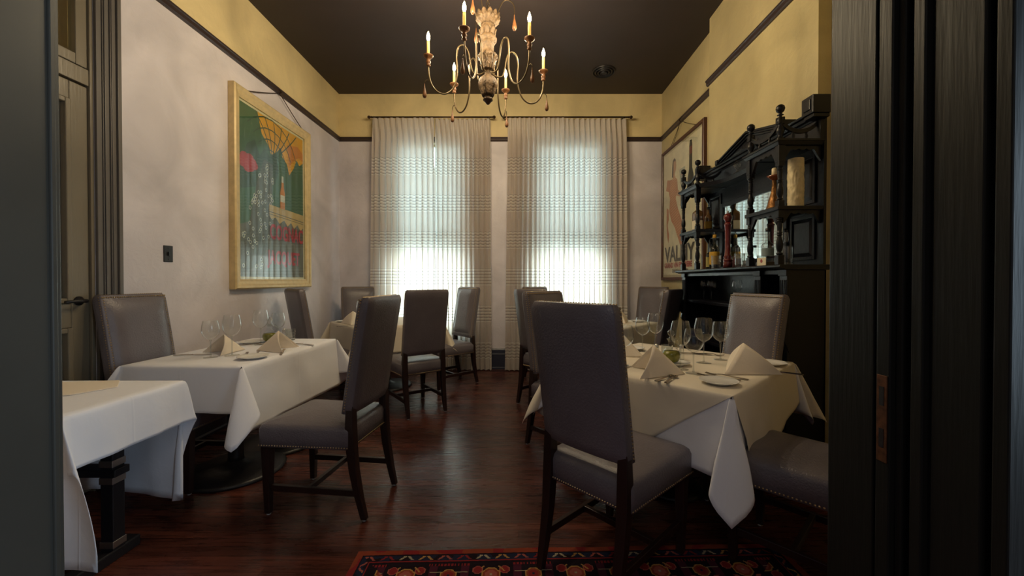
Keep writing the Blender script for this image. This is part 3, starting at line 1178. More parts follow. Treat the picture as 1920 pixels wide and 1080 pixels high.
def teardrop(q, x, y, z, s_=1.0):
    q.lathe([(0, 0), (0.010 * s_, 0.004 * s_), (0.0155 * s_, 0.018 * s_), (0.0145 * s_, 0.034 * s_), (0.009 * s_, 0.058 * s_), (0.005 * s_, 0.08 * s_), (0.003 * s_, 0.10 * s_), (0.004 * s_, 0.104 * s_), (0, 0.108 * s_)], (x, y, z), 14, caps=False)


for k in range(6):
    an = radians(14 + 60 * k)
    ca, sa = cos(an), sin(an)
    q = MB()
    q.smooth = True
    q.tube([(r_ * ca, r_ * sa, zr(z_)) for r_, z_ in catmull(arm_pts)], 0.0062, 8)
    arm = q.build('arm', M['wire'], t)
    q = MB()
    q.smooth = True
    q.lathe([(0.006, 2.835), (0.012, 2.838), (0.017, 2.846), (0.012, 2.855), (0.015, 2.862), (0.019, 2.872), (0.013, 2.882), (0.013, 2.892), (0.026, 2.902), (0.036, 2.912), (0.037, 2.918), (0.030, 2.922), (0.012, 2.920), (0, 2.920)], (0.448 * ca, 0.448 * sa, -CZ0), 20)
    q.build('candle_cup', M['gilt'], arm)
    q = MB()
    q.smooth = True
    q.lathe([(0.0105, 2.92), (0.0105, 3.022), (0.008, 3.026), (0, 3.026)], (0.448 * ca, 0.448 * sa, -CZ0), 14)
    q.build('candle_sleeve', M['candle'], arm)
    q = MB()
    q.smooth = True
    q.lathe([(0.006, 3.026), (0.010, 3.036), (0.0135, 3.048), (0.0125, 3.062), (0.008, 3.078), (0.003, 3.092), (0, 3.100)], (0.448 * ca, 0.448 * sa, -CZ0), 14)
    q.build('flame_bulb', M['flame'], arm)
    # wire hook and turned wooden drop outside the cup
    q = MB()
    q.smooth = True
    q.tube([(r_ * ca, r_ * sa, zr(z_)) for r_, z_ in [(0.425, 2.71), (0.44, 2.735), (0.46, 2.738), (0.474, 2.725), (0.476, 2.708)]], 0.0028, 6)
    q.build('hook', M['wire'], arm)
    q = MB()
    q.smooth = True
    teardrop(q, 0.476 * ca, 0.476 * sa, zr(2.600))
    q.build('drop', M['gilt'], arm)
    L = bpy.data.lights.new('candle_bulb_light', 'POINT')
    L.energy = 5.3
    L.color = (1.0, 0.80, 0.52)
    L.shadow_soft_size = 0.015
    lo = bpy.data.objects.new('candle_bulb_light', L)
    COL.objects.link(lo)
    lo.location = (CX + 0.448 * ca, CY + 0.448 * sa, 3.118)
for k in range(3):
    an = radians(2 + 120 * k)
    ca, sa = cos(an), sin(an)
    q = MB()
    q.smooth = True
    q.tube([(r_ * ca, r_ * sa, z_) for r_, z_ in catmull([(0.07, zz(158)), (0.085, zz(90)), (0.12, zz(25)), (0.16, zz(18)), (0.195, zz(45)), (0.205, zz(90)), (0.204, zz(140))])], 0.0032, 6)
    w_ = q.build('upper_wire', M['wire'], t)
    q = MB()
    q.smooth = True
    teardrop(q, 0.204 * ca, 0.204 * sa, zz(140) - 0.108, 1.15)
    q.build('drop', M['gilt'], w_)


# ------------------------------------------------------------------ dining chair (faces local +x)
def rrect(cx, cy, z, hx, hy, r=0.02, n=3, zf=None):
    pts = []
    for sx, sy, a0_ in [(1, 1, 0), (-1, 1, 90), (-1, -1, 180), (1, -1, 270)]:
        for k in range(n + 1):
            a = radians(a0_ + 90 * k / n)
            pts.append((cx + sx * (hx - r) + r * cos(a), cy + sy * (hy - r) + r * sin(a), z))
    return pts


def make_chair():
    t = thing('dining_chair', (0, 0, 0), 0, 'chair', 'chair')
    # seat: boxed cushion with a crowned top
    q = MB()
    q.smooth = True
    rings = []
    for z, ins in [(0.375, 0.006), (0.378, 0.0), (0.43, 0.0), (0.468, 0.0), (0.486, 0.008), (0.497, 0.024), (0.505, 0.07), (0.510, 0.13), (0.512, 0.2)]:
        rings.append([(x, y * (1 + 0.04 * (x / 0.25)), z) for x, y, z in rrect(0.0, 0, z, 0.255 - ins, 0.226 - ins, max(0.010, 0.03 - ins * 0.3) if ins < 0.2 else 0.008)])
    q.loft(rings)
    q.build('seat', M['leather'], t)

    # back: raked slab, crowned cushion in front, soft roll at the top
    def bx(z):
        s_ = (z - 0.56) / 0.6
        return -0.232 - 0.085 * s_ - 0.012 * s_ * s_
    q = MB()
    q.smooth = True

    def slab(u, v):
        pass
    rings = []
    zs = [0.555, 0.56, 0.60, 0.70, 0.80, 0.90, 1.0, 1.08, 1.13, 1.15, 1.158, 1.16]
    for z in zs:
        x = bx(z)
        hw_ = 0.203 - 0.002 * (z - 0.56) / 0.6
        th = 0.030
        e = 0.0
        if z > 1.14:
            e = (z - 1.14) / 0.02 * 0.012
        if z < 0.558:
            e = 0.006
        ring = []
        # rear face (slightly convex), then front face
        for k in range(7):
            y = -hw_ + e + (2 * hw_ - 2 * e) * k / 6
            ring.append((x - th + e - 0.010 * (1 - (2 * k / 6 - 1) ** 2), y, z))
        ring.append((x - th + e + 0.006, hw_ - e + 0.004, z))
        ring.append((x + th - e - 0.006, hw_ - e + 0.004, z))
        for k in range(7):
            y = hw_ - e - (2 * hw_ - 2 * e) * k / 6
            ring.append((x + th - e, y, z))
        ring.append((x + th - e - 0.006, -hw_ + e - 0.004, z))
        ring.append((x - th + e + 0.006, -hw_ + e - 0.004, z))
        ring.reverse()
        rings.append(ring)
    q.loft(rings)
    bk = q.build('backrest', M['leather'], t)
    q = MB()
    q.smooth = True

    def pil(u, v):
        z = 0.60 + 0.535 * v
        hw_ = 0.184
        y = -hw_ + 2 * hw_ * u
        eu = min(u, 1 - u) * 2
        ev = min(v, 1 - v) * 2
        f = min(1, (min(1, eu * 2.6) * min(1, ev * 3.4))) ** 0.5
        return (bx(z) + 0.029 + 0.028 * f, y, z)
    q.grid(pil, 18, 18)
    q.build('back_cushion', M['leather'], bk)

    # nails
    def nail(q, p, n_):
        p, n_ = Vector(p), Vector(n_).normalized()
        a = n_.orthogonal().normalized()
        b_ = n_.cross(a)
        r_ = 0.0048
        q.add([p + (a * cos(k * pi / 3) + b_ * sin(k * pi / 3)) * r_ for k in range(6)] + [p + n_ * 0.003 + (a * cos(k * pi / 3) + b_ * sin(k * pi / 3)) * r_ * .6 for k in range(6)] + [p + n_ * 0.0042],
              [(k, (k + 1) % 6, 6 + (k + 1) % 6, 6 + k) for k in range(6)] + [(6 + k, 6 + (k + 1) % 6, 12) for k in range(6)])
    q = MB()
    q.smooth = True
    n = 40
    for k in range(n):
        z = 0.575 + (1.145 - 0.575) * k / (n - 1)
        hw_ = 0.203 - 0.002 * (z - 0.56) / 0.6
        for sg in (-1, 1):
            nail(q, (bx(z) + 0.016, sg * (hw_ + 0.0035), z), (0, sg, 0))
            nail(q, (bx(z) + 0.0295, sg * (hw_ - 0.010), z), (1, 0, 0.15))
    for k in range(31):
        y = -0.196 + 0.392 * k / 30
        nail(q, (bx(1.158) + 0.008, y, 1.1595), (0, 0, 1))
        nail(q, (bx(1.146) + 0.0295, y, 1.146), (1, 0, 0.2))
    q.build('nailhead_trim', M['nail'], bk)
    q = MB()
    q.smooth = True
    for k in range(34):
        s_ = k / 33
        for sg in (-1, 1):
            x = -0.24 + 0.48 * s_
            nail(q, (x, sg * (0.2265 * (1 + 0.04 * x / 0.25)), 0.386), (0, sg, 0))
        y = -0.21 + 0.42 * s_
        nail(q, (0.2555, y, 0.386), (1, 0, 0))
        nail(q, (-0.2555, y * 0.96, 0.386), (-1, 0, 0))
    q.build('nailhead_trim', M['nail'], t)
    # legs
    for sg in (-1, 1):
        q = MB()
        rg = []
        for x, y, z, h in [(-0.315, 0.182, 0.008, 0.015), (-0.288, 0.184, 0.12, 0.018), (-0.262, 0.186, 0.26, 0.021), (-0.250, 0.188, 0.38, 0.023), (-0.246, 0.188, 0.48, 0.023), (-0.246, 0.186, 0.60, 0.020)]:
            rg.append([(x - h, sg * y - h, z), (x + h, sg * y - h, z), (x + h, sg * y + h, z), (x - h, sg * y + h, z)])
        q.loft(rg)
        lg = q.build('leg', M['wood'], t, bevel=0.003)
        q = MB()
        q.lathe([(0.011, 0), (0.012, 0.003), (0.009, 0.010)], (-0.315, sg * 0.182, 0), 10)
        q.build('glide', M['glide'], lg)
        q = MB()
        rg = []
        for x, y, z, h in [(0.222, 0.190, 0.008, 0.015), (0.222, 0.193, 0.378, 0.024)]:
            rg.append([(x - h, sg * y - h, z), (x + h, sg * y - h, z), (x + h, sg * y + h, z), (x - h, sg * y + h, z)])
        q.loft(rg)
        lg = q.build('leg', M['wood'], t, bevel=0.003)
        q = MB()
        q.lathe([(0.011, 0), (0.012, 0.003), (0.009, 0.010)], (0.222, sg * 0.190, 0), 10)
        q.build('glide', M['glide'], lg)
        q = MB()
        q.box(-0.295, 0.215, sg * 0.188 - 0.010, sg * 0.188 + 0.010, 0.128, 0.160)
        q.build('stretcher', M['wood'], t, bevel=0.002)
    q = MB()
    q.box(-0.012, 0.010, -0.18, 0.18, 0.130, 0.158)
    q.build('stretcher', M['wood'], t, bevel=0.002)
    return t


chair = make_chair()
used = []
CH = 'leather dining chairs around the five tables'
# x, y of the seat centre, facing direction in degrees
for x, y, a, lb in [
    (0.450, 1.800, 43.5, 'large leather chair seen from behind in the right foreground, nearest the camera'),
    (0.415, 2.93, -47, 'leather chair directly behind the big foreground chair, its nailhead edge showing left of it'),
    (1.235, 2.50, 195, 'leather chair facing the room in front of the black hutch'),
    (1.245, 1.735, 133, 'leather chair cut off by the right door jamb, only its seat showing under the cloth'),
    (-1.09, 2.285, 173, 'slate grey leather chair turned sideways in the left foreground, pulled back from its table'),
    (-2.13, 2.52, -3, 'leather chair by the side door with its front and brass nails facing the room'),
    (-2.0, 4.20, 48, 'dark chair in shadow by the left wall below the green poster'),
    (-1.97, 5.03, -60, 'leather chair in the far left corner facing the camera'),
    (-1.03, 3.93, 127, 'brown leather chair in the middle of the room with its back square to the camera'),
    (-0.86, 4.79, 222, 'tan lit leather chair beside the left curtain, just right of the brown one'),
    (0.35, 4.12, 43, 'chair mostly hidden behind the foreground chair, second from the back below the right curtain'),
    (0.42, 4.99, -50, 'farthest chair before the right curtain, only its top rail showing'),
    (1.53, 5.02, 222, 'grey chair in the far right corner beside the VALMY poster'),
    (1.23, 4.02, 140, 'dark leaning chair back against the left end of the hutch'),
]:
    dup(chair, (x, y, 0), radians(a), lb, used, CH)


# ------------------------------------------------------------------ tables and cloths
def table(name_lb, cx, cy, rz, hx, hy, base='disc', off=((0, 0),), rb=1.0):
    t = thing('dining_table', (cx, cy, 0), rz, name_lb, 'table')
    q = MB()
    q.box(-hx, hx, -hy, hy, 0.728, 0.756)
    q.build('tabletop', M['tabletop'], t, bevel=0.004)
    for ox, oy in off:
        if base == 'disc':
            q = MB()
            q.smooth = True
            q.lathe([(0.0, 0.0), (0.285 * rb, 0.0), (0.29 * rb, 0.012), (0.27 * rb, 0.026), (0.12 * rb, 0.045), (0.055, 0.06), (0.05, 0.075), (0, 0.075)], (ox, oy, 0), 40, caps=False)
            q.build('base', M['iron'], t)
            q = MB()
            q.smooth = True
            q.lathe([(0.048, 0.06), (0.044, 0.1), (0.044, 0.70), (0.06, 0.712), (0.15, 0.728)], (ox, oy, 0), 24)
            q.build('column', M['iron'], t)
    return t


def make_cloth(name, lb, cx, cy, rz, hx, hy, d, z=0.7575, m_=None, seed=0, bulge=0.42, flare=0.10, wave=0.035, corner_lean=0.16, thick=0.0016, tops=None, cat='tablecloth', hem=None, lean=(0, 0), cb=None):
    """draped cloth.  d = drops at +x, +y, -x, -y.  hem(side, t) scales the drop; cb(k) corner bulge"""
    nS = 16
    leans = lean if isinstance(lean, dict) else {k: lean for k in range(4)}
    corners = [(hx, -hy), (hx, hy), (-hx, hy), (-hx, -hy)]
    side_n = [Vector((1, 0, 0)), Vector((0, 1, 0)), Vector((-1, 0, 0)), Vector((0, -1, 0))]
    rim = []       # (start, dir, length, s-dependent wobble)
    dn = Vector((0, 0, -1))
    for k in range(4):
        a, b_ = Vector((*corners[k], 0)), Vector((*corners[(k + 1) % 4], 0))
        n_ = side_n[k]
        tv = (b_ - a).normalized()
        m = max(8, int((b_ - a).length / 0.03))
        for i in range(m + 1):
            s_ = i / m
            e0, e1 = max(0, 1 - s_ * 4), max(0, 1 - (1 - s_) * 4)
            nz = noise.noise((s_ * 3.1 + 7 * k, seed, 0.3))
            nz2 = noise.noise((s_ * 7.7 + 7 * k, seed, 5.3))
            f = flare * (0.45 + 0.55 * max(e0, e1)) + wave * (nz * 1.6 + nz2 * 0.6) * (1 - max(e0, e1))
            gg = corner_lean * (e1 * e1 - e0 * e0)
            D = (dn + n_ * f + tv * gg).normalized()
            ln = d[k] * (hem(k, s_) if hem else 1.0)
            rim.append((a + (b_ - a) * s_, D, ln, 0.0))
        # corner k+1, between side k and side k+1
        n2 = side_n[(k + 1) % 4]
        Dk, Dn = d[k] * (hem(k, 1) if hem else 1), d[(k + 1) % 4] * (hem((k + 1) % 4, 0) if hem else 1)
        B = cb[k] if cb else bulge
        if Dk > 0.02 and Dn > 0.02:
            m = 22
            s0 = (dn + n_ * flare + n2 * corner_lean)
            s1 = (dn + n2 * flare + n_ * corner_lean)
            dia = (n_ + n2).normalized()
            lat = (n2 - n_).normalized()
            for i in range(1, m):
                th = pi / 2 * i / m
                w = i / m
                ln = min(Dk / max(1e-3, cos(th)), Dn / max(1e-3, sin(th)))
                ln *= 1 - 0.03 * math.exp(-((th - atan2(Dn, Dk)) / 0.10) ** 2)
                pk = 0.42 if Dk < Dn * 0.55 else (1 / 0.42 if Dn < Dk * 0.55 else 1.0)
                wv = w ** pk if pk <= 1 else 1 - (1 - w) ** (1 / pk)
                D = s0 * (1 - w) + s1 * w + dia * B * sin(pi * wv) ** 1.1 + Vector((*leans.get(k, (0, 0)), 0)) * sin(pi * w) ** 0.5 + lat * (0.22 if pk == 1.0 else 0.0) * sin(2 * pi * w)
                rim.append((b_, D.normalized(), ln, 1.0))
    nR = len(rim)
    rad = 0.012
    rings = []
    for j in range(10):
        s_ = j / 10
        rings.append([Vector((p.x * s_, p.y * s_, 0)) for p, D, l_, c_ in rim])
    rings.append([Vector((p.x, p.y, 0)) for p, D, l_, c_ in rim])
    for j in range(1, nS + 1):
        s_ = (j / nS)
        ring = []
        for p, D, l_, c_ in rim:
            x = l_ * s_
            dz = sqrt(x * x + rad * rad) - rad
            out = rad * (1 - math.exp(-x / rad)) * 0.8
            h = Vector((D.x, D.y, 0))
            hl = h.normalized() if h.length > 1e-4 else h
            sg = noise.noise((p.x * 6 + x * 5, p.y * 6, seed + 2.1)) * 0.010 * min(1, x * 6)
            zz_ = D.z * dz
            # the cloth may not reach the floor
            q_ = p + Vector((D.x * x, D.y * x, zz_)) + hl * (out + sg)
            ring.append(q_)
        rings.append(ring)
    q = MB()
    q.smooth = True
    q.loft([[(v.x, v.y, v.z) for v in r_] for r_ in rings], True, False)
    # weld the centre
    o = q.build(name, m_ or M['cloth'], fix=False)
    bm = bmesh.new()
    bm.from_mesh(o.data)
    bmesh.ops.remove_doubles(bm, verts=bm.verts, dist=0.0002)
    bmesh.ops.recalc_face_normals(bm, faces=bm.faces)
    bm.to_mesh(o.data)
    bm.free()
    md = o.modifiers.new('thickness', 'SOLIDIFY')
    md.thickness = thick
    md.offset = 0
    o.location = (cx, cy, z)
    o.rotation_euler = (0, 0, rz)
    tag(o, lb, cat)
    return o


# table 0: lower left foreground
T0 = (-2.06, 1.685, 0)
t = table('table in the left foreground on a black post with chrome collars', -2.06, 1.685, 0, 0.42, 0.265, base=None)
for ox, oy in [(0.24, 0.10), (-0.24, 0.10)]:
    q = MB()
    q.box(ox - 0.028, ox + 0.028, oy - 0.028, oy + 0.028, 0.03, 0.728)
    q.build('column', M['iron'], t, bevel=0.004)
    for z in (0.06, 0.345, 0.42):
        q = MB()
        q.box(ox - 0.031, ox + 0.031, oy - 0.031, oy + 0.031, z, z + 0.03)
        q.build('chrome_collar', M['chrome'], t, bevel=0.002)
    q = MB()
    q.box(ox - 0.03, ox + 0.03, oy - 0.30, oy + 0.10, 0.0, 0.05)
    q.build('foot', M['iron'], t, bevel=0.006)
q = MB()
q.box(-0.30, 0.285, 0.065, 0.135, 0.378, 0.412)
q.build('crossbar', M['iron'], t, bevel=0.004)
make_cloth('tablecloth', 'white cloth with long hanging corners on the left foreground table', -2.06, 1.685, 0, 0.42, 0.265, (0.215, 0.54, 0.10, 0.54), seed=3, bulge=0.34, flare=0.03, wave=0.05, corner_lean=-0.03, lean={0: (-0.20, -0.03), 3: (0.34, 0.0)}, hem=lambda k, s_: 1.14 - 0.22 * s_ if k == 1 else 1.0)
q = MB()
q.prism([(-0.16, -0.12), (0.08, -0.12), (0.17, 0.0), (0.08, 0.13), (-0.16, 0.13)], lambda u, v, d: (u, v, d), 0, 0.004)
o = q.build('folded_napkin', M['napkin'], bevel=0.0015)
o.location = (-2.0, 1.80, 0.7595)
o.rotation_euler = (0, 0, radians(8))
tag(o, 'flat folded cream napkin with a pointed flap on the left foreground table', 'napkin')

# table 1
A1 = radians(-2.4)
T1C = (-1.905, 2.815)
table('table with two round iron bases under the long cloth by the left wall', T1C[0], T1C[1], A1, 0.35, 0.53, off=((0.06, -0.20), (0.06, 0.24)))
make_cloth('tablecloth', 'white cloth on the set table by the left wall, its near corner hanging down', T1C[0], T1C[1], A1, 0.355, 0.535, (0.40, 0.30, 0.12, 0.275), seed=11, bulge=0.42, flare=0.05, wave=0.03, corner_lean=0.10)
# right table, two cloths
AR = radians(43.5)
TRC = (0.904 + 0.5 * 0.725 - 0.5 * 0.688, 1.690 + 0.5 * 0.688 + 0.5 * 0.725)
table('square table on an iron base under the draped cloths on the right', TRC[0], TRC[1], AR, 0.495, 0.495, rb=0.6)
make_cloth('tablecloth', 'lower white cloth whose long corner hangs to a point in front of the right table', TRC[0], TRC[1], AR, 0.499, 0.499, (0.30, 0.26, 0.38, 0.38), z=0.7575, seed=21, flare=0.05, wave=0.03, corner_lean=0.03, cb=(0.3, 0.3, 0.16, 0.2), lean={2: (-0.08, 0.07)}, hem=lambda k, s_: 0.70 + 0.30 * s_ if k == 2 else (1 - 0.28 * s_ if k == 3 else 1.0))


def hemR(k, s_):
    # side 2 = towards the big foreground chair, side 3 = towards the jamb; they meet at the near corner
    if k == 2:
        e = 1 - s_
        return min(1, 0.02 + e * 2.3)
    if k == 3:
        return min(1.0, 0.02 + s_ * 6.0) * (1.0 - 0.35 * max(0, (s_ - 0.45)) / 0.55)
    return 1.0


make_cloth('tablecloth', 'upper ivory cloth parted at the near corner of the right table', TRC[0], TRC[1], AR, 0.502, 0.502, (0.33, 0.30, 0.345, 0.37), z=0.7605, seed=25, bulge=0.30, flare=0.13, wave=0.035, corner_lean=0.10, m_=M['cloth2'], hem=hemR)
# far tables
A3 = radians(41.3)
T3C = (-1.555, 4.705)
table('far left table on an iron base in front of the left curtains', T3C[0], T3C[1], A3, 0.47, 0.47)
make_cloth('tablecloth', 'white cloth on the far left table in front of the left curtains', T3C[0], T3C[1], A3, 0.475, 0.475, (0.3, 0.3, 0.3, 0.3), seed=31, bulge=0.34, m_=M['cloth2'], flare=0.07, wave=0.03)
T4C = (0.98, 4.66)
A4 = radians(45)
table('far right table on an iron base in front of the right curtains', T4C[0], T4C[1], A4, 0.45, 0.45)
make_cloth('tablecloth', 'white cloth on the far right table in front of the right curtains', T4C[0], T4C[1], A4, 0.455, 0.455, (0.3, 0.3, 0.3, 0.3), seed=41, bulge=0.34, m_=M['cloth2'], flare=0.07, wave=0.03)


# ------------------------------------------------------------------ table settings
ZT = 0.7600
ZTR = 0.7630


def make_glass(h, r_, label='glass'):
    t = thing('wine_glass', (0, 0, 0), 0, label, 'wine glass')
    hb = h * 0.47
    q = MB()
    q.smooth = True
    pr = [(0.0035, hb), (0.012, hb + 0.004), (r_ * 0.55, hb + h * 0.05), (r_ * 0.84, hb + h * 0.125), (r_ * 0.98, hb + h * 0.21), (r_, hb + h * 0.27), (r_ * 0.97, hb + h * 0.36), (r_ * 0.88, hb + h * 0.46), (r_ * 0.80, h)]
    q.lathe(pr, (0, 0, 0), 32, caps=False)
    inn = [(a - 0.0013, z_ + 0.0015) for a, z_ in pr[1:]]
    inn[-1] = (inn[-1][0], h)
    q.lathe(inn, (0, 0, 0), 32, caps=False)
    q.lathe([(r_ * 0.80, h), (r_ * 0.80 - 0.0006, h + 0.0008), (r_ * 0.80 - 0.0013, h)], (0, 0, 0), 32, caps=False)
    q.build('bowl', M['glass'], t)
    q = MB()
    q.smooth = True
    q.lathe([(0.006, 0.006), (0.0042, 0.02), (0.0036, hb * 0.5), (0.0042, hb - 0.01), (0.007, hb + 0.001)], (0, 0, 0), 12)
    q.build('stem', M['glass2'], t)
    q = MB()
    q.smooth = True
    q.lathe([(0, 0), (r_ * 0.78, 0.0), (r_ * 0.79, 0.0015), (r_ * 0.4, 0.004), (0.006, 0.007), (0, 0.007)], (0, 0, 0), 32, caps=False)
    q.build('foot', M['glass'], t)
    return t


gA = make_glass(0.262, 0.053)
gB = make_glass(0.232, 0.049)
uA, uB = [], []
GRP = 'stemmed wine glasses on the tables'
for kind, x, y, z, lb in [
    ('B', -1.95, 2.53, ZT, 'smaller front left wine glass on the left wall table, before a folded napkin'),
    ('A', -1.865, 2.60, ZT, 'tall wine glass second from the left on the left wall table'),
    ('A', -1.955, 3.03, ZT, 'tall wine glass left of the green oil cruet on the left wall table'),
    ('B', -1.885, 3.135, ZT, 'small wine glass just above the green oil cruet on the left wall table'),
    ('B', 0.602, 2.259, ZTR, 'leftmost wine glass on the right table, close behind the big chair'),
    ('B', 0.845, 2.72, ZTR, 'wine glass at the back of the right table over a bread plate'),
    ('A', 0.925, 2.70, ZTR, 'tall wine glass at the back of the right table seen against the dark chair'),
    ('A', 0.885, 2.18, ZTR, 'tall wine glass right of the oil cruet, behind the smallest one'),
    ('B', 0.912, 2.079, ZTR, 'front wine glass at the middle of the right table, nearest the camera'),
    ('A', 1.089, 2.347, ZTR, 'tall wine glass second from the right on the right table'),
    ('B', 1.235, 2.44, ZTR, 'rightmost wine glass on the right table, in front of the chair by the hutch'),
    ('A', -1.70, 4.33, ZT, 'lone wine glass on the far left table'),
    ('B', 0.70, 4.49, ZT, 'leftmost wine glass on the far right table'),
    ('A', 0.83, 4.60, ZT, 'second wine glass from the left on the far right table'),
    ('B', 0.95, 4.49, ZT, 'third wine glass from the left on the far right table'),
    ('A', 1.07, 4.60, ZT, 'rightmost wine glass on the far right table'),
    ('B', 1.80, 3.88, 1.063, 'wine glass at the far end of the hutch\'s dark lower shelf'),
    ('B', 1.80, 3.73, 1.063, 'wine glass second from the far end of the hutch\'s dark lower shelf'),
    ('B', 1.80, 3.29, 1.063, 'wine glass on the hutch\'s dark lower shelf above the chair'),
]:
    dup(gA if kind == 'A' else gB, (x, y, z), 0, lb, uA if kind == 'A' else uB, GRP, None if z < 1 else (0.8, 0.8, 0.8))


def make_napkin():
    q = MB()
    q.smooth = True
    Aa, F = Vector((0.0, 0, 0.135)), Vector((0.145, 0, 0.0))
    for sg in (1, -1):
        for layer in range(2):
            Wt = Vector((-0.085 + 0.012 * layer, sg * (0.135 - 0.014 * layer), 0.0))
            ap = Aa - Vector((0.003 * layer, 0, 0.006 * layer))

            def fn(u, v):
                # u along spine A->F, v towards the wing tip
                p = ap + (F - ap) * u
                e = ap + (Wt - ap) * 1.0
                r_ = p + (Wt - p) * v
                n_ = Vector((0.5, sg * 0.8, 0.3)).normalized()
                r_ = r_ + n_ * (0.014 * sin(pi * v) * (1 - u) - 0.004 * layer)
                r_.z = max(r_.z, 0.0006)
                return r_
            q.grid(fn, 10, 12)
    return q.build('napkin', M['napkin'], solid=0.0022, fix=False)


nap = make_napkin()
un = []
for x, y, z, a, s_, lb in [
    (-1.99, 2.70, ZT, 60, 0.9, 'folded cream napkin behind the left pair of glasses on the left wall table'),
    (-1.675, 2.79, ZT, 188, 1.0, 'folded cream napkin standing in the middle of the left wall table beside the chair'),
    (0.705, 2.085, ZTR, -8, 1.1, 'cream napkin opening to the left beside the big foreground chair'),
    (1.20, 2.13, ZTR, -150, 1.12, 'wide cream napkin near the front right edge of the right table'),
    (0.68, 2.60, ZTR, -40, 1.0, 'cream napkin at the far left of the right table, half hidden by a glass'),
    (-1.85, 4.47, ZT, -75, 1.05, 'cream napkin on the far left table'),
    (1.17, 4.62, ZT, -80, 1.1, 'cream napkin on the far right table'),
]:
    o = dup(nap, (x, y, z), radians(a), lb, un, 'pyramid folded napkins', (s_, s_, s_))
    o['category'] = 'napkin'


def make_plate():
    q = MB()
    q.smooth = True
    q.lathe([(0, 0.004), (0.045, 0.004), (0.05, 0.002), (0.053, 0.0), (0.056, 0.002), (0.060, 0.006), (0.088, 0.0155), (0.089, 0.0175), (0.087, 0.0178), (0.060, 0.0095), (0.052, 0.0075), (0, 0.007)], (0, 0, 0), 48, caps=False)
    return q.build('bread_plate', M['china'])


pl = make_plate()
up = []
for x, y, z, s_, lb in [
    (-1.66, 2.50, ZT, 1, 'white bread plate at the near corner of the left wall table'),
    (-2.07, 3.10, ZT, 1, 'white bread plate at the back of the left wall table beside the wall'),
    (0.945, 1.88, ZTR, 0.97, 'white bread plate at the near corner of the right table'),
    (1.45, 2.30, ZTR, 0.97, 'white bread plate at the right edge of the right table before the chair'),
    (0.80, 2.80, ZTR, 0.95, 'white bread plate at the back edge of the right table'),
    (-2.04, 4.67, ZT, 1, 'white bread plate on the far left table'),
    (1.40, 4.68, ZT, 1, 'white bread plate on the far right table'),
    (0.905, 2.30, ZTR, 0.9, 'small white dish under the oil cruet on the right table'),
]:
    o = dup(pl, (x, y, z), 0, lb, up, 'small white plates on the tables', (s_, s_, s_))
    o['category'] = 'plate'


def ribbon(q, pts, h=0.0016):
    """flat tapered bar: pts (x, halfwidth, z)"""
    rg = []
    for x, w, z in pts:
        rg.append([(x, -w, z - h), (x, w, z - h), (x, w, z + h), (x, -w, z + h)])
    q.loft(rg)


def make_fork():
    q = MB()
    ribbon(q, [(-0.10, 0.006, 0.003), (-0.09, 0.009, 0.003), (-0.04, 0.006, 0.005), (0.02, 0.003, 0.009), (0.04, 0.005, 0.007), (0.05, 0.011, 0.004), (0.06, 0.0125, 0.003)])
    for k in range(4):
        y = -0.0105 + 0.007 * k
        q.loft([[(x, y - w, z - .001), (x, y + w, z - .001), (x, y + w, z + .001), (x, y - w, z + .001)] for x, w, z in [(0.058, 0.0022, 0.003), (0.08, 0.0018, 0.004), (0.10, 0.001, 0.008)]])
    return q.build('fork', M['steel'], bevel=0.0006, seg=1)


def make_knife():
    q = MB()
    ribbon(q, [(-0.11, 0.006, 0.003), (-0.10, 0.009, 0.004), (-0.03, 0.0065, 0.005), (0.0, 0.004, 0.005)], 0.0024)
    ribbon(q, [(0.0, 0.006, 0.005), (0.02, 0.0095, 0.005), (0.08, 0.010, 0.004), (0.10, 0.007, 0.003), (0.112, 0.001, 0.003)], 0.0009)
    return q.build('knife', M['steel'], bevel=0.0006, seg=1)


def make_spoon():
    q = MB()
    ribbon(q, [(-0.085, 0.006, 0.003), (-0.075, 0.0085, 0.003), (-0.03, 0.005, 0.005), (0.02, 0.0028, 0.008), (0.036, 0.0035, 0.007)])

    def fn(u, v):
        a = 2 * pi * u
        r_ = v
        x = 0.055 + 0.023 * r_ * cos(a)
        y = 0.0155 * r_ * sin(a)
        return (x, y, 0.0015 + 0.0065 * r_ * r_)
    q.smooth = True
    q.grid(fn, 20, 6, closed_u=True)
    return q.build('spoon', M['steel'], solid=0.001)


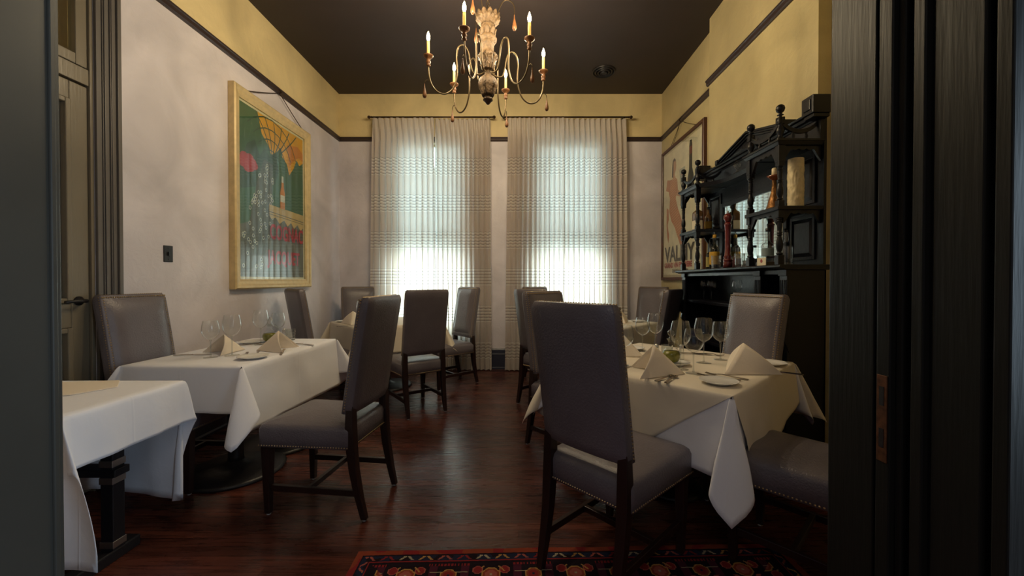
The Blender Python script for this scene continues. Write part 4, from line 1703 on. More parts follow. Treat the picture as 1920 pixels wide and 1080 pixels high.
fk, kn, sp = make_fork(), make_knife(), make_spoon()
uf, uk, us = [], [], []
for proto, u, cat, L in [
    (fk, uf, 'fork', [
        (-1.775, 2.615, ZT, -55, 'fork nearest the glasses, by the bread plate on the left wall table'),
        (-1.735, 2.66, ZT, -58, 'fork nearer the napkin, by the bread plate on the left wall table'),
        (-2.0, 3.00, ZT, 30, 'fork before the rear bread plate on the left wall table'),
        (0.995, 1.985, ZTR, 140, 'front fork beside the near bread plate on the right table'),
        (1.045, 2.005, ZTR, 137, 'rear fork tucked against the wide napkin on the right table'),
        (1.23, 2.60, ZTR, -30, 'fork at the back of the right table behind the rightmost glass')]),
    (kn, uk, 'knife', [
        (-1.60, 2.71, ZT, -65, 'knife sticking out under the middle napkin on the left wall table'),
        (-1.63, 3.02, ZT, -20, 'knife at the far right edge of the left wall table'),
        (-2.12, 2.60, ZT, 10, 'dark knife lying left of the first glass on the left wall table'),
        (1.36, 2.09, ZTR, 150, 'knife ending right of the wide napkin on the right table'),
        (1.15, 2.62, ZTR, -20, 'knife at the back of the right table'),
        (-1.80, 4.22, ZT, 15, 'knife on the far left table near its front corner')]),
    (sp, us, 'spoon', [
        (0.745, 1.945, ZTR, 52, 'upper of the two crossed spoons on the right table'),
        (0.722, 1.965, ZTR, 40, 'lower of the two crossed spoons on the right table'),
        (0.575, 2.185, ZTR, 60, 'spoon beside the leftmost glass on the right table')]),
]:
    for x, y, z, a, lb in L:
        o = dup(proto, (x, y, z + 0.0005), radians(a), lb, u, 'cutlery on the tables')
        o['category'] = cat


# oil cruets
def make_cruet():
    t = thing('oil_cruet', (0, 0, 0), 0, 'cruet', 'cruet')
    q = MB()
    q.smooth = True
    q.lathe([(0, 0.0), (0.022, 0.0), (0.034, 0.012), (0.040, 0.030), (0.040, 0.045), (0.034, 0.062), (0.022, 0.076), (0.014, 0.086), (0.013, 0.105), (0.021, 0.122), (0.019, 0.122), (0.011, 0.106)], (0, 0, 0), 28, caps=False)
    q.build('bottle', M['glass'], t)
    q = MB()
    q.smooth = True
    q.lathe([(0, 0.003), (0.021, 0.003), (0.032, 0.013), (0.038, 0.030), (0.038, 0.045), (0.033, 0.060), (0.0, 0.060)], (0, 0, 0), 28, caps=False)
    q.build('oil', M['oil'], t)
    q = MB()
    q.smooth = True
    q.tube([(0.014, 0, 0.112), (0.034, 0, 0.116), (0.046, 0, 0.10), (0.043, 0, 0.082), (0.030, 0, 0.068)], 0.0035, 8)
    q.build('handle', M['glass2'], t)
    q = MB()
    q.smooth = True
    q.lathe([(0.010, 0.105), (0.012, 0.124), (0.008, 0.130), (0.007, 0.134), (0.016, 0.146), (0.017, 0.156), (0.010, 0.166), (0, 0.168)], (0, 0, 0), 20, caps=False)
    q.build('stopper', M['glass2'], t)
    return t


cr_ = make_cruet()
uc = []
dup(cr_, (0.885, 2.31, ZTR + 0.0075), radians(20), 'round glass cruet of green olive oil with handle and stopper on the right table', uc, None, (1.25, 1.25, 1.15))
dup(cr_, (-1.975, 3.17, ZT), radians(20), 'green olive oil cruet at the back of the left wall table', uc)


# cut glass tumblers
def make_tumbler(r_=0.038, h=0.085):
    q = MB()
    q.smooth = False
    n = 24
    pr = []
    for k in range(9):
        pr.append((r_ * (0.9 + 0.1 * k / 8) - (0.002 if k % 2 else 0), h * k / 8))
    q.lathe(pr, (0, 0, 0), n, caps=False, rf=lambda a, hh: 1 - 0.035 * (int(round(a / (2 * pi) * n)) % 2))
    q.lathe([(0, 0.001), (r_ * 0.9, 0.001)], (0, 0, 0), n, caps=False)
    q.lathe([(0, 0.014), (r_ * 0.80, 0.014), (r_ * 0.93, h)], (0, 0, 0), n, caps=False)
    return q.build('tumbler', M['glass2'])


tu = make_tumbler()
ut = []
for x, y, z, s_, lb in [
    (-1.86, 3.255, ZT, 1.05, 'cut glass tumbler at the far end of the left wall table'),
    (0.93, 2.50, ZTR, 0.95, 'cut glass tumbler behind the oil cruet on the right table'),
    (1.68, 3.40, 1.3455, 1.05, 'cut glass tumbler before the yellow labelled bottle on the hutch'),
    (1.70, 3.075, 1.3455, 1.0, 'left of the two cut glass tumblers beside the pepper mill on the hutch'),
    (1.70, 2.985, 1.3455, 1.0, 'right of the two cut glass tumblers beside the pepper mill on the hutch'),
]:
    o = dup(tu, (x, y, z), 0, lb, ut, 'cut glass tumblers', (s_, s_, s_ * (1.25 if x > 1.5 else 1)))
    o['category'] = 'tumbler'


# salt and pepper shakers
def make_shaker():
    t = thing('shaker', (0, 0, 0), 0, 'shaker', 'shaker')
    q = MB()
    q.smooth = True
    q.lathe([(0, 0), (0.017, 0), (0.018, 0.01), (0.015, 0.05), (0.012, 0.07), (0, 0.07)], (0, 0, 0), 16, caps=False)
    q.build('body', M['glass2'], t)
    q = MB()
    q.smooth = True
    q.lathe([(0.013, 0.068), (0.013, 0.082), (0.009, 0.090), (0, 0.092)], (0, 0, 0), 16, caps=False)
    q.build('cap', M['chrome'], t)
    return t


sh = make_shaker()
ush = []
dup(sh, (1.0, 2.45, ZTR), 0, 'shaker right of the oil cruet on the right table', ush)
dup(sh, (0.855, 2.47, ZTR), 0, 'shaker left of the oil cruet on the right table', ush)
dup(sh, (-1.93, 3.29, ZT), 0, 'shaker behind the napkin at the far end of the left wall table', ush)


# ------------------------------------------------------------------ the hutch against the chimney breast
HB = Vector((1.75, 3.228, 0))
hut = thing('hutch', HB, 0, 'tall black carved hutch with turned posts, mirror and pediment against the right wall', 'hutch')


def H():
    q = MB()
    q.X = Matrix.Translation(-HB)
    return q


XF, XBK = 1.63, 1.898
YA, YA2, YD2, YD = 2.50, 2.815, 3.645, 3.956
ZS = 1.345
# lower case
q = H()
q.box(1.655, XBK, 3.96, 3.99, 0.0, 1.313)
q.box(1.655, XBK, 2.465, 2.495, 0.0, 1.313)
q.box(1.655, XBK, 2.735, 2.765, 0.0, 1.313)
q.box(1.885, XBK, 2.465, 3.99, 0.0, 1.313)
q.box(1.655, 1.685, 2.465, 3.99, 0.0, 0.10)
q.box(1.655, 1.675, 2.465, 3.99, 1.285, 1.313)
q.build('case', M['hutch'], hut, bevel=0.003)
for z in (0.10, 0.395, 0.70, 1.045):
    q = H()
    q.box(1.665, 1.885, 2.495, 2.735, z - 0.012, z + 0.015)
    q.box(1.665, 1.885, 2.765, 3.96, z - 0.012, z + 0.015)
    q.build('shelf', M['hutch'], hut, bevel=0.003)
# fluted pilasters
for yc in (2.75, 2.48, 3.975):
    q = H()
    q.box(1.642, 1.656, yc - 0.035, yc + 0.035, 0.0, 1.313)
    for k in range(4):
        y = yc - 0.024 + 0.016 * k
        q.lathe([(0.005, 0.15), (0.005, 1.25)], (1.642, y, 0), 8)
    q.box(1.634, 1.656, yc - 0.04, yc + 0.04, 0.0, 0.12)
    q.box(1.634, 1.656, yc - 0.04, yc + 0.04, 1.275, 1.313)
    q.build('pilaster', M['hutch'], hut, bevel=0.002)
# scrolled bracket at the far end below the lower shelf
for yc in (3.99, 2.455):
    q = H()
    prof = [(1.655, 1.05), (1.60, 1.05), (1.598, 1.02), (1.612, 1.0), (1.600, 0.97), (1.612, 0.94), (1.630, 0.92), (1.622, 0.88), (1.64, 0.84), (1.655, 0.80)]
    q.prism(prof, lambda u, v, d: (u, d, v), yc - 0.014, yc + 0.014)
    q.build('bracket', M['hutch'], hut, bevel=0.003)
# main shelf with moulded edge
q = H()
pr = [(XBK, 1.313), (1.625, 1.313), (1.612, 1.320), (1.595, 1.322), (1.588, 1.330), (1.588, 1.340), (1.594, 1.345), (XBK, 1.345)]
q.prism(pr, lambda u, v, d: (u, d, v), 2.43, 4.06)
q.build('main_shelf', M['hutch'], hut, bevel=0.002)
# back board with panels
q = H()
q.box(1.882, XBK, 2.47, 3.985, ZS, 2.30)
q.build('back_board', M['hutch'], hut)
for y0_, y1_ in ((2.535, 2.765), (3.71, 3.93)):
    for z0_, z1_ in ((1.38, 1.67), (1.74, 2.05)):
        q = H()
        e = 0.02
        q.box(1.872, 1.883, y0_, y0_ + e, z0_, z1_)
        q.box(1.872, 1.883, y1_ - e, y1_, z0_, z1_)
        q.box(1.872, 1.883, y0_ + e, y1_ - e, z0_, z0_ + e)
        q.box(1.872, 1.883, y0_ + e, y1_ - e, z1_ - e, z1_)
        i_ = 0.045
        q.hexa([(1.883, y0_ + e, z0_ + e), (1.883, y0_ + e, z1_ - e), (1.883, y1_ - e, z1_ - e), (1.883, y1_ - e, z0_ + e)],
               [(1.872, y0_ + i_, z0_ + i_), (1.872, y0_ + i_, z1_ - i_), (1.872, y1_ - i_, z1_ - i_), (1.872, y1_ - i_, z0_ + i_)])
        q.build('raised_panel', M['hutch'], hut, bevel=0.002)
q = H()
q.box(1.874, 1.880, 2.82, 3.66, 1.405, 1.915)
q.build('mirror', M['mirror'], hut)
q = H()
for bx_ in [(2.785, 2.825, 1.37, 1.95), (3.655, 3.695, 1.37, 1.95), (2.825, 3.655, 1.37, 1.41), (2.825, 3.655, 1.91, 1.95)]:
    q.box(1.862, 1.882, *bx_)
q.build('mirror_frame', M['hutch'], hut, bevel=0.004)


def turned(q, x, y, z0_, z1_, s_=1.0, blk=0.05, slim=False):
    b_ = 0.019 * s_
    h = z1_ - z0_
    bl0, bl1 = blk, blk * 0.8
    q.box(x - b_, x + b_, y - b_, y + b_, z0_, z0_ + bl0)
    q.box(x - b_, x + b_, y - b_, y + b_, z1_ - bl1, z1_)
    zz0, zz1 = z0_ + bl0, z1_ - bl1
    L_ = zz1 - zz0
    P_ = [(0.6, 0), (1.0, 0.03), (0.9, 0.06), (0.55, 0.08), (0.7, 0.11), (0.95, 0.2), (1.0, 0.28), (0.88, 0.38), (0.6, 0.48), (0.55, 0.52), (0.85, 0.545), (0.6, 0.57), (0.85, 0.60), (0.6, 0.63), (0.66, 0.7), (0.74, 0.8), (0.62, 0.88), (0.95, 0.91), (0.6, 0.94), (0.95, 0.97), (0.7, 1.0)]
    q.smooth = True
    q.lathe([(0.020 * s_ * r_, L_ * t_) for r_, t_ in P_], (x, y, zz0), 16)
    q.smooth = False


# tower posts, lower and upper tier
ZM = 1.685
ZT2 = 2.085
posts = [(XF, YA), (XF, YA2), (XF, YD2), (XF, YD)]
for x, y in posts:
    q = H()
    turned(q, x, y, ZS, ZM, 1.0, 0.06)
    q.build('turned_post', M['hutch'], hut, bevel=0.002)
    q = H()
    turned(q, x, y, ZM + 0.025, ZT2 - 0.10, 1.0, 0.035)
    q.box(x - 0.021, x + 0.021, y - 0.021, y + 0.021, ZT2 - 0.10, ZT2)
    q.build('turned_post', M['hutch'], hut, bevel=0.002)


def arch(q, fn, L_, zt, drop, d0, d1):
    """scalloped spandrel between two posts: fn(u, z, d)"""
    up_ = []
    n = 36
    for k in range(n + 1):
        u = k / n
        s_ = abs(2 * u - 1)
        z = drop * (0.25 + 0.75 * max(0, (s_ - 0.55) / 0.45) ** 1.5)
        z += 0.010 * abs(sin(pi * 5 * u)) - 0.008
        up_.append((u * L_, zt - z))
    pts = [(0, zt), (0, zt - drop * 1.15)] + up_[1:-1] + [(L_, zt - drop * 1.15), (L_, zt)]
    # build as strips so the concave outline fills cleanly
    for (u0, a_), (u1, b_) in zip(up_, up_[1:]):
        q.add([fn(u0, a_, d0), fn(u1, b_, d0), fn(u1, zt, d0), fn(u0, zt, d0), fn(u0, a_, d1), fn(u1, b_, d1), fn(u1, zt, d1), fn(u0, zt, d1)],
              [(0, 1, 2, 3), (7, 6, 5, 4), (0, 4, 5, 1), (3, 2, 6, 7)])


for ya, yb_ in ((YA, YA2), (YD2, YD)):
    for zt_, dr in ((ZM, 0.10), (ZT2, 0.13)):
        q = H()
        arch(q, lambda u, z, d: (XF + d, ya + 0.018 + u, z), yb_ - ya - 0.036, zt_, dr, -0.008, 0.008)
        q.build('fretwork_arch', M['hutch'], hut)
    for ye in ((ya,) if ya == YA else (yb_,)):
        for zt_, dr in ((ZM, 0.09), (ZT2, 0.10)):
            q = H()
            arch(q, lambda u, z, d: (XF + 0.018 + u, ye + d, z), 1.88 - XF - 0.018, zt_, dr, -0.008, 0.008)
            q.build('fretwork_arch', M['hutch'], hut)
    q = H()
    q.box(XF - 0.028, 1.882, ya - 0.028, yb_ + 0.028, ZM, ZM + 0.025)
    q.build('shelf', M['hutch'], hut, bevel=0.005)
    q = H()
    pr = [(0.020, ZT2), (0.026, ZT2 + 0.008), (0.034, ZT2 + 0.012), (0.040, ZT2 + 0.024), (0.040, ZT2 + 0.034)]
    q.hexa([(XF - .02, ya - .02, ZT2), (1.882, ya - .02, ZT2), (1.882, yb_ + .02, ZT2), (XF - .02, yb_ + .02, ZT2)],
           [(XF - .036, ya - .036, ZT2 + .02), (1.882, ya - .036, ZT2 + .02), (1.882, yb_ + .036, ZT2 + .02), (XF - .036, yb_ + .036, ZT2 + .02)])
    q.box(XF - 0.04, 1.882, ya - 0.04, yb_ + 0.04, ZT2 + 0.02, ZT2 + 0.035)
    q.build('cornice', M['hutch'], hut, bevel=0.003)
ZG = ZT2 + 0.035
# concave canopy between the towers
q = H()
n = 24
for k in range(n):
    u0, u1 = k / n, (k + 1) / n
    f = lambda u: XF + 0.145 * (1 - (abs(2 * u - 1)) ** 3.0)
    ya, yb_ = YA2 + 0.04 + (YD2 - YA2 - 0.08) * u0, YA2 + 0.04 + (YD2 - YA2 - 0.08) * u1
    q.hexa([(f(u0), ya, ZT2), (1.882, ya, ZT2), (1.882, yb_, ZT2), (f(u1), yb_, ZT2)],
           [(f(u0) - 0.012, ya, ZG - 0.004), (1.882, ya, ZG - 0.004), (1.882, yb_, ZG - 0.004), (f(u1) - 0.012, yb_, ZG - 0.004)])
q.build('canopy_shelf', M['hutch'], hut)


# finials and little balustrades above the towers
def finial(q, x, y):
    q.smooth = True
    q.lathe([(0.022, 0), (0.024, 0.01), (0.014, 0.02), (0.013, 0.03), (0.022, 0.05), (0.023, 0.066), (0.014, 0.085), (0.012, 0.095), (0.020, 0.105), (0.020, 0.135), (0.010, 0.142), (0.009, 0.150), (0.019, 0.156), (0.010, 0.163), (0.010, 0.168), (0.021, 0.178), (0.026, 0.194), (0.023, 0.209), (0.012, 0.219), (0.0, 0.221)], (x, y, ZG), 18, caps=False)
    q.smooth = False


for x, y in posts:
    q = H()
    finial(q, x, y)
    q.box(x - 0.018, x + 0.018, y - 0.018, y + 0.018, ZG + 0.100, ZG + 0.14)
    q.build('finial', M['hutch'], hut)


def balustrade(q, p0, p1):
    p0, p1 = Vector(p0), Vector(p1)
    d = (p1 - p0)
    n_ = Vector((d.y, -d.x, 0)).normalized() * 0.007
    m = 18
    for k in range(m):
        s0_, s1_ = k / m, (k + 1) / m
        zf_ = lambda s_: ZG + 0.068 + 0.062 * abs(2 * s_ - 1) ** 2.2
        a, b_ = p0 + d * s0_, p0 + d * s1_
        vs = []
        for p, zt_ in ((a, zf_(s0_)), (b_, zf_(s1_))):
            for sg in (-1, 1):
                vs += [(p.x + sg * n_.x, p.y + sg * n_.y, zt_ - 0.026), (p.x + sg * n_.x, p.y + sg * n_.y, zt_)]
        q.add(vs, [(0, 4, 5, 1), (2, 3, 7, 6), (1, 5, 7, 3), (0, 2, 6, 4)])
    q.smooth = True
    for s_ in (0.33, 0.67):
        p = p0 + d * s_
        q.lathe([(0.010, 0), (0.006, 0.008), (0.010, 0.02), (0.011, 0.028), (0.006, 0.04), (0.009, 0.046), (0.006, 0.056)], (p.x, p.y, ZG), 12)
    q.smooth = False


for a, b_ in (((XF, YA, 0), (XF, YA2, 0)), ((XF, YD2, 0), (XF, YD, 0)), ((XF, YA, 0), (1.87, YA, 0)), ((XF, YA2, 0), (1.84, YA2, 0)), ((XF, YD2, 0), (1.84, YD2, 0)), ((XF, YD, 0), (1.87, YD, 0))):
    q = H()
    balustrade(q, a, b_)
    q.build('balustrade', M['hutch'], hut)

# frieze, cornice and pediment
q = H()
q.box(1.858, 1.884, 2.47, 3.985, ZG - 0.004, 2.255)
q.build('frieze', M['hutch'], hut, bevel=0.003)
CP = [(0, 2.245), (0.03, 2.245), (0.036, 2.255), (0.05, 2.262), (0.055, 2.278), (0.068, 2.284), (0.072, 2.296), (0, 2.298)]
q = H()
for ya, yb_ in ((2.45, 4.0),):
    q.prism(CP, lambda u, v, d: (1.884 - u, d, v), ya, yb_)
q.build('cornice', M['hutch'], hut)
q = H()
PK, ZP = 3.20, 2.435
q.prism([(2.76, 2.296), (3.64, 2.296), (PK, ZP - 0.02)], lambda u, v, d: (d, u, v), 1.846, 1.884)
q.build('pediment', M['hutch'], hut)
for sg in (-1, 1):
    q = H()
    ye = PK + sg * 0.46
    for w0, w1, xo in ((0, 0.016, 1.806), (0.016, 0.030, 1.818), (0.030, 0.044, 1.832)):
        a0_, a1_ = (PK, ZP - w0), (ye, 2.298 + 0.03 - w0)
        b0_, b1_ = (PK, ZP - w1), (ye, 2.298 + 0.03 - w1)
        q.prism([a0_, a1_, b1_, b0_] if sg > 0 else [a0_, b0_, b1_, a1_], lambda u, v, d: (d, u, v), xo, 1.884)
    q.build('raking_cornice', M['hutch'], hut, bevel=0.002)
    q = H()
    q.box(1.80, 1.884, ye - 0.02, ye + 0.02, 2.296, 2.34)
    q.build('acroterion', M['hutch'], hut, bevel=0.004)
    q = H()
    yb_ = 3.225 + sg * 0.755
    q.box(1.775, 1.884, yb_ - 0.05, yb_ + 0.05, 2.262, 2.372)
    q.box(1.785, 1.884, yb_ - 0.042, yb_ + 0.042, 2.24, 2.262)
    q.box(1.768, 1.776, yb_ - 0.03, yb_ + 0.03, 2.285, 2.35)
    q.build('corner_block', M['hutch'], hut, bevel=0.006)
# carved sunburst
q = H()
q.smooth = True
for k in range(13):
    a = radians(12 + 13 * k)
    L_ = 0.11 if 4 < k < 8 else 0.13 + 0.03 * abs(k - 6) / 6
    mxl = (ZP - 0.06 - 2.302) / max(0.2, sin(a) + abs(cos(a)) * 0.30)
    L_ = min(L_ * 1.6, mxl)
    c_ = Vector((1.845, PK, 2.302))
    d = Vector((0, cos(a), sin(a)))
    e = Vector((0, -sin(a), cos(a)))
    q.add([c_ + d * L_ * 0.25 - e * 0.004, c_ + d * L_ * 0.8 - e * 0.011, c_ + d * L_, c_ + d * L_ * 0.8 + e * 0.011, c_ + d * L_ * 0.25 + e * 0.004, c_ + d * L_ * 0.7 + Vector((-0.012, 0, 0))],
          [(0, 1, 5), (1, 2, 5), (2, 3, 5), (3, 4, 5), (4, 0, 5)])
q.lathe([(0.03, 0), (0.026, -0.010), (0.0, -0.016)], (1.846, PK, 2.304), 16, axis='x')
q.build('carved_sunburst', M['hutch'], hut)


# ------------------------------------------------------------------ things on the hutch
def single(name, q, m_, loc, lb, cat, rz=0, **kw):
    o = q.build(name, m_, **kw)
    o.location = loc
    o.rotation_euler = (0, 0, rz)
    return tag(o, lb, cat)


SH1 = ZS + 0.0008
SH2 = ZM + 0.0258
# pepper mill
t = thing('pepper_mill', (1.70, 3.25, SH1), 0, 'tall turned dark red pepper mill standing before the hutch mirror', 'pepper mill')
mill = mat('dark_red_lacquer', (98, 30, 26), 0.2, coat=0.5)
q = MB()
q.smooth = True
q.lathe([(0, 0), (0.033, 0), (0.034, 0.045), (0.030, 0.052), (0.036, 0.060), (0.036, 0.070), (0.028, 0.078), (0.034, 0.088), (0.024, 0.105), (0.021, 0.20), (0.022, 0.30), (0.026, 0.345), (0.031, 0.352), (0.024, 0.362), (0.022, 0.372), (0, 0.372)], (0, 0, 0), 28, caps=False)
q.build('body', mill, t)
q = MB()
q.smooth = True
q.lathe([(0, 0.373), (0.022, 0.373), (0.026, 0.385), (0.033, 0.40), (0.034, 0.418), (0.028, 0.432), (0.018, 0.442), (0, 0.445)], (0, 0, 0), 28, caps=False)
q.build('head', mill, t)
q = MB()
q.smooth = True
q.lathe([(0, 0.443), (0.007, 0.443), (0.009, 0.458), (0.004, 0.466), (0, 0.467)], (0, 0, 0), 14, caps=False)
q.build('knob', M['chrome'], t)

dark_glass = mat('dark_bottle_glass', (26, 30, 24), 0.08, spec=0.7)
amber = mat('amber_liquor', (104, 76, 46), 0.1, spec=0.7)
paper = mat('cream_paper_label', (208, 196, 168), 0.7)
paper_y = mat('yellow_paper_label', (200, 156, 52), 0.7)
black_cap = mat('black_plastic_cap', (22, 22, 24), 0.4)


def bottle(x, y, z, r_, h, body, lb, cap=black_cap, label=paper, lab=(0.12, 0.45), neck=0.30, spout=False, shape='round', rz=0.0):
    t = thing('bottle', (x, y, z), rz, lb, 'bottle', 'bottles on the hutch')
    hb = h * (1 - neck)
    q = MB()
    q.smooth = True
    rn = max(0.011, r_ * 0.34)
    sq = (lambda a, hh: (1.0 / max(abs(cos(a)), abs(sin(a))) if hh < hb * 0.92 else 1.0)) if shape == 'square' else None
    q.lathe([(0, 0.002), (r_ * 0.9, 0), (r_, 0.006), (r_, hb * 0.8), (r_ * 0.92, hb * 0.9), (rn * 1.4, hb), (rn, hb + 0.015), (rn, h * 0.94)], (0, 0, 0), 32, caps=False, rf=sq)
    q.build('glass_body', body, t)
    q = MB()
    q.smooth = True
    q.lathe([(rn + 0.001, h * 0.90), (rn + 0.002, h * 0.905), (rn + 0.002, h), (0, h)], (0, 0, 0), 18, caps=False)
    q.build('cap', cap, t)
    if label:
        q = MB()
        q.smooth = True
        e = r_ + 0.0012
        q.lathe([(e, hb * lab[0]), (e, hb * lab[1])], (0, 0, 0), 32, caps=False, rf=(lambda a, hh: 1.0 / max(abs(cos(a)), abs(sin(a)))) if shape == 'square' else None)
        q.build('label', label, t)
    if spout:
        q = MB()
        q.smooth = True
        q.tube([(0, 0, h), (-0.002, 0, h + 0.02), (-0.008, 0, h + 0.045)], [0.006, 0.005, 0.0035], 8)
        q.build('pour_spout', M['chrome'], t)
    return t


bottle(1.78, 3.635, SH1, 0.042, 0.315, dark_glass, 'dark spouted bottle with a yellow label left of the pepper mill', cap=mat('yellow_cap', (196, 150, 44), 0.4), label=paper_y, lab=(0.2, 0.72), spout=True)
bottle(1.80, 3.30, SH1, 0.036, 0.19, M['glass2'], 'short clear bottle half hidden behind the pepper mill', label=mat('maroon_label', (84, 40, 38), 0.6), lab=(0.05, 0.7), neck=0.4)
bottle(1.675, 2.69, SH1 + 0.026, 0.036, 0.225, M['glass2'], 'clear bottle with a black stopper on a small stand on the hutch', label=mat('blue_grey_label', (120, 136, 140), 0.6), lab=(0.3, 0.7), neck=0.42)
bottle(1.78, 2.66, SH1, 0.038, 0.245, M['glass2'], 'clear square bottle standing behind the black stoppered one', label=None, neck=0.4, shape='round')
q = MB()
q.box(-0.055, 0.055, -0.045, 0.045, 0, 0.025)
single('wooden_stand', q, mat('dark_stand_wood', (60, 48, 40), 0.4), (1.675, 2.69, SH1), 'small stand under the black stoppered bottle on the hutch', 'stand', bevel=0.003)
t = thing('card', (1.625, 2.655, SH1), 0, 'cream card with a red seal in front of the clear bottles on the hutch', 'card')
t.location = (1.615, 2.66, SH1)
q = MB()
q.box(0, 0.003, -0.048, 0.048, 0, 0.052)
q.build('paper', paper, t)
q = MB()
q.lathe([(0.012, -0.0012), (0.012, 0.0)], (0, 0.0, 0.030), 20, axis='x')
q.build('seal', mat('red_seal', (140, 50, 44), 0.6), t)
# far tower
bottle(1.70, 3.80, SH2, 0.036, 0.28, amber, 'square amber bottle in the far upper bay of the hutch', label=paper, lab=(0.1, 0.5), neck=0.28, shape='square')
bottle(1.83, 3.86, SH2, 0.032, 0.24, amber, 'slim amber bottle behind the square one on the hutch', label=paper_y, lab=(0.2, 0.6))
bottle(1.74, 3.87, SH1, 0.036, 0.26, M['glass2'], 'clear tapered bottle in the far lower bay of the hutch', label=None, neck=0.4)
bottle(1.80, 3.745, SH1, 0.040, 0.27, dark_glass, 'dark wine bottle with a pale yellow label in the far lower bay', label=mat('pale_yellow_label', (168, 156, 88), 0.6), lab=(0.15, 0.7), neck=0.38)

# gilded decanter with a candle
t = thing('decanter', (1.70, 2.665, SH2), 0, 'gilded tapering decanter with a dish collar and candle stub in the near upper bay', 'decanter')
q = MB()
q.smooth = True
q.lathe([(0, 0), (0.046, 0), (0.048, 0.01), (0.040, 0.04), (0.030, 0.08), (0.020, 0.12), (0.014, 0.16), (0.013, 0.205), (0, 0.205)], (0, 0, 0), 10, caps=False, rf=lambda a, h: 1 + 0.05 * sin(5 * a + 90 * h))
q.build('body', mat('gilded_relief', (124, 86, 46), 0.28, metal=0.75, var=0.5, vscale=50, bump=0.6, bscale=90), t)
q = MB()
q.smooth = True
q.lathe([(0.012, 0.200), (0.036, 0.222), (0.044, 0.230), (0.036, 0.228), (0.012, 0.215)], (0, 0, 0), 24, caps=False)
q.build('collar_dish', mat('amber_dish', (120, 58, 24), 0.25, coat=0.4), t)
q = MB()
q.smooth = True
q.lathe([(0, 0.21), (0.017, 0.21), (0.015, 0.275), (0.012, 0.282), (0, 0.282)], (0, 0, 0), 18, caps=False)
q.build('candle_stub', mat('cream_wax', (216, 200, 164), 0.5), t)

# carved cream cylinder
q = MB()
q.smooth = True


def cyl(u, v):
    a = 2 * pi * u
    z = 0.305 * v
    r_ = 0.044
    if 0.10 < v < 0.82:
        r_ += 0.004 * noise.noise((cos(a) * 3.5, sin(a) * 3.5, v * 7)) + 0.0025 * noise.noise((cos(a) * 9, sin(a) * 9, v * 20))
    return (r_ * cos(a), r_ * sin(a), z)


q.grid(cyl, 64, 60, closed_u=True)
q.lathe([(0.044, 0.305), (0.040, 0.307), (0, 0.300)], (0, 0, 0), 32, caps=False)
q.lathe([(0.044, 0.0), (0, 0.0)], (0, 0, 0), 32, caps=False)
single('pillar_candle', q, mat('carved_cream_wax', (206, 190, 150), 0.55, var=0.2, vscale=30), (1.76, 2.545, SH2), 'tall cream pillar with carved relief at the near end of the hutch\'s upper shelf', 'pillar candle')
# crystal ornament on the canopy
q = MB()
q.smooth = True
q.lathe([(0, 0), (0.030, 0), (0.032, 0.008), (0.010, 0.020), (0.008, 0.04), (0.024, 0.055), (0.030, 0.075), (0.018, 0.095), (0.006, 0.105), (0.010, 0.118), (0, 0.126)], (0, 0, 0), 12, caps=False)
single('crystal_ornament', q, M['glass2'], (1.80, 3.30, ZG - 0.003), 'small cut crystal ornament on the hutch below the pediment', 'ornament')


# ------------------------------------------------------------------ rug
RX0, RX1, RY0, RY1 = -0.70, 1.25, -0.35, 1.845
PALR = {'o': (158, 70, 48), 'r': (150, 44, 46), 'k': (36, 24, 32), 'b': (38, 42, 66), 'p': (186, 96, 84), 'y': (204, 150, 84), 'w': (190, 170, 140), 'm': (84, 34, 52), 'f': (110, 30, 36)}


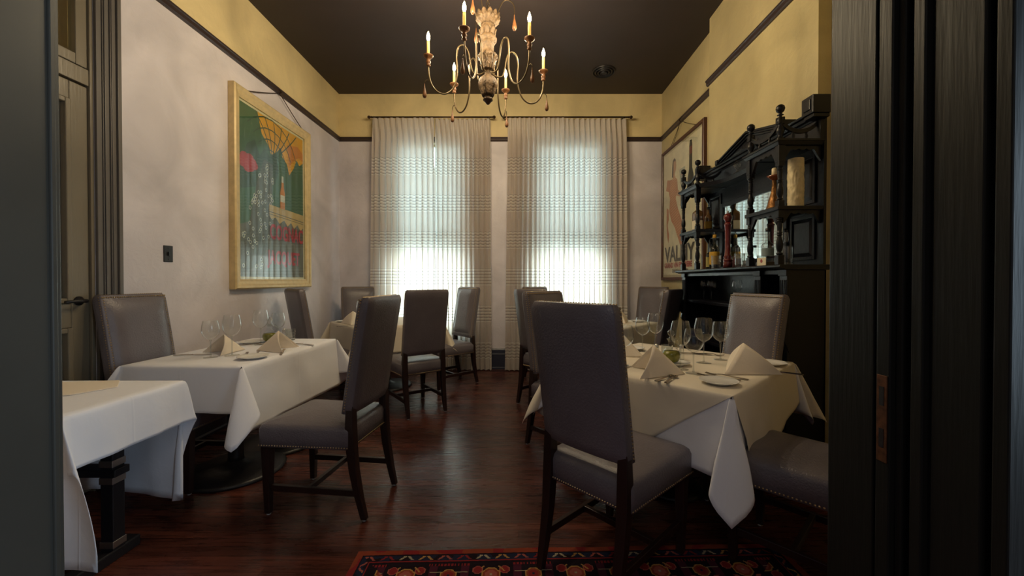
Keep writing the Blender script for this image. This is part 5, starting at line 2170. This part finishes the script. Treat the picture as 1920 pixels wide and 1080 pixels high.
def rug_colour(x, y):
    """distance-from-edge bands, then octagon rosettes in the main border"""
    dl, dr, db, dt = x - RX0, RX1 - x, y - RY0, RY1 - y
    d = min(dl, dr, db, dt)
    along = x if d in (dt, db) else y
    if d < 0.030:
        return 'o' if noise.noise((x * 14, y * 14, 3)) > -0.1 else 'r'
    if d < 0.034:
        return 'k'
    if d < 0.070:
        u = (along * 1.0) % 0.085
        v = d - 0.052
        if abs(abs(u - 0.042) - 0.008 - abs(v + 0.01) * 0.9) < 0.006 and abs(v) < 0.012:
            kk = int((along + 9) / 0.085) % 4
            return 'wypr'[kk]
        return 'b' if noise.noise((x * 20, y * 20, 7)) > -0.15 else 'k'
    if d < 0.077:
        return 'r'
    if d < 0.250:
        per = 0.18
        c = (int((along + 9) / per) + 0.5) * per - 9
        k = int((along + 9) / per) % 2
        u, v = along - c, d - 0.160
        oc = max(abs(u), abs(v), (abs(u) + abs(v)) * 0.72)
        big = 0.040 if k else 0.034
        if oc < 0.006:
            return 'w' if k else 'b'
        if oc < big * 0.62:
            return 'p' if k else 'r'
        if oc < big - 0.005:
            return 'o'
        if oc < big:
            return 'y'
        if abs(v + 0.018) < 0.0028 and abs(u) < 0.078 and k == 0:
            return 'w'
        for sg in (-1, 1):
            uu, vv = u - sg * 0.058, v + 0.028
            o2 = max(abs(uu), abs(vv), (abs(uu) + abs(vv)) * 0.72)
            if k == 1 and o2 < 0.022:
                return 'p' if o2 > 0.018 else 'r'
            if abs(abs(u) - 0.048 - (v + 0.03) * 0.8) < 0.004 and -0.05 < v < -0.02 and k == 1:
                return 'y'
        if abs(abs(u) - 0.03 + (v - 0.055) * 0.8) < 0.010 and 0.03 < v < 0.07:
            return 'p'
        if abs(v + 0.062) < 0.006 and (along * 70) % 1 > 0.45 and k == 0:
            return 'r'
        if 0.05 < abs(u) < 0.083 and -0.055 < v < 0.06 and k == 0:
            return 'm'
        return 'k'
    if d < 0.258:
        return 'r'
    if d < 0.29:
        return 'b' if (along * 24) % 1 > 0.4 else 'y'
    if d < 0.297:
        return 'o'
    # field
    u = (x * 5.2) % 1 - 0.5
    v = (y * 5.2) % 1 - 0.5
    s_ = abs(u) + abs(v)
    return 'b' if s_ < 0.12 else 'y' if s_ < 0.16 else 'o' if s_ < 0.26 else 'k' if s_ < 0.30 else 'f'


def rug_dye(r, g, b_):
    return srgb(r * 0.80, g * 0.82, b_ * 0.82)


def make_rug():
    ylo = 0.9
    rows = []
    y = RY0
    while y < RY1 - 1e-6:
        st_ = 0.02 if y < ylo else 0.0035
        rows.append(y)
        y += st_
    rows.append(RY1)
    nx = int((RX1 - RX0) / 0.005)
    vs, fs, cols = [], [], []
    for y in rows:
        for i in range(nx + 1):
            x = RX0 + (RX1 - RX0) * i / nx
            edge = 0.004 * noise.noise((x * 4, 1, 0)) if y == RY1 else 0
            vs.append((x - (RX0 + RX1) / 2, y + edge - (RY0 + RY1) / 2, 0.0085 + 0.0012 * noise.noise((x * 60, y * 60, 0)) + 0.002 * noise.noise((x * 3, y * 3, 0))))
    for j in range(len(rows) - 1):
        for i in range(nx):
            a = j * (nx + 1) + i
            fs.append((a, a + 1, a + nx + 2, a + nx + 1))
            x = RX0 + (RX1 - RX0) * (i + .5) / nx
            cols.append(rug_dye(*PALR[rug_colour(x, (rows[j] + rows[j + 1]) / 2)]))
    # skirt
    n0 = len(vs)
    per = [i for i in range(nx + 1)] + [j * (nx + 1) + nx for j in range(1, len(rows))] + [(len(rows) - 1) * (nx + 1) + i for i in range(nx - 1, -1, -1)] + [j * (nx + 1) for j in range(len(rows) - 2, 0, -1)]
    for p in per:
        vs.append((vs[p][0], vs[p][1], 0.0008))
    m = len(per)
    for k in range(m):
        fs.append((per[k], n0 + k, n0 + (k + 1) % m, per[(k + 1) % m]))
        cols.append(srgb(*PALR['r']))
    me = bpy.data.meshes.new('rug')
    me.from_pydata(vs, [], fs)
    ca_ = me.color_attributes.new('knots', 'FLOAT_COLOR', 'CORNER')
    flat = []
    for f, c in zip(fs, cols):
        flat.extend(c * len(f))
    ca_.data.foreach_set('color', flat)
    m_, nt, b_ = new_mat('hand_knotted_wool')
    at = N(nt, 'ShaderNodeAttribute')
    at.attribute_name = 'knots'
    nt.links.new(at.outputs['Color'], b_.inputs['Base Color'])
    b_.inputs['Roughness'].default_value = 0.95
    b_.inputs['Specular IOR Level'].default_value = 0.1
    me.materials.append(m_)
    o = bpy.data.objects.new('rug', me)
    COL.objects.link(o)
    o.location = ((RX0 + RX1) / 2, (RY0 + RY1) / 2, 0.0)
    o.rotation_euler = (0, 0, radians(1.6))
    return tag(o, 'red and navy patterned oriental rug on the floor at the doorway', 'rug')


make_rug()

# lock strike on the right jamb
t = thing('strike_plate', (OX1 - 0.009, 0.922, 0.93), 0, 'worn brass strike plate let into the dark right door jamb', 'strike plate')
q = MB()
q.box(-0.0015, 0.001, -0.013, 0.013, -0.10, 0.10)
q.build('plate', mat('worn_brass', (96, 62, 40), 0.5, metal=0.6, var=0.4, vscale=60), t, bevel=0.0008)
for z in (0.052, -0.045):
    q = MB()
    q.box(-0.0022, 0.0, -0.006, 0.006, z - 0.022, z + 0.022)
    q.build('mortise_slot', M['iron'], t)
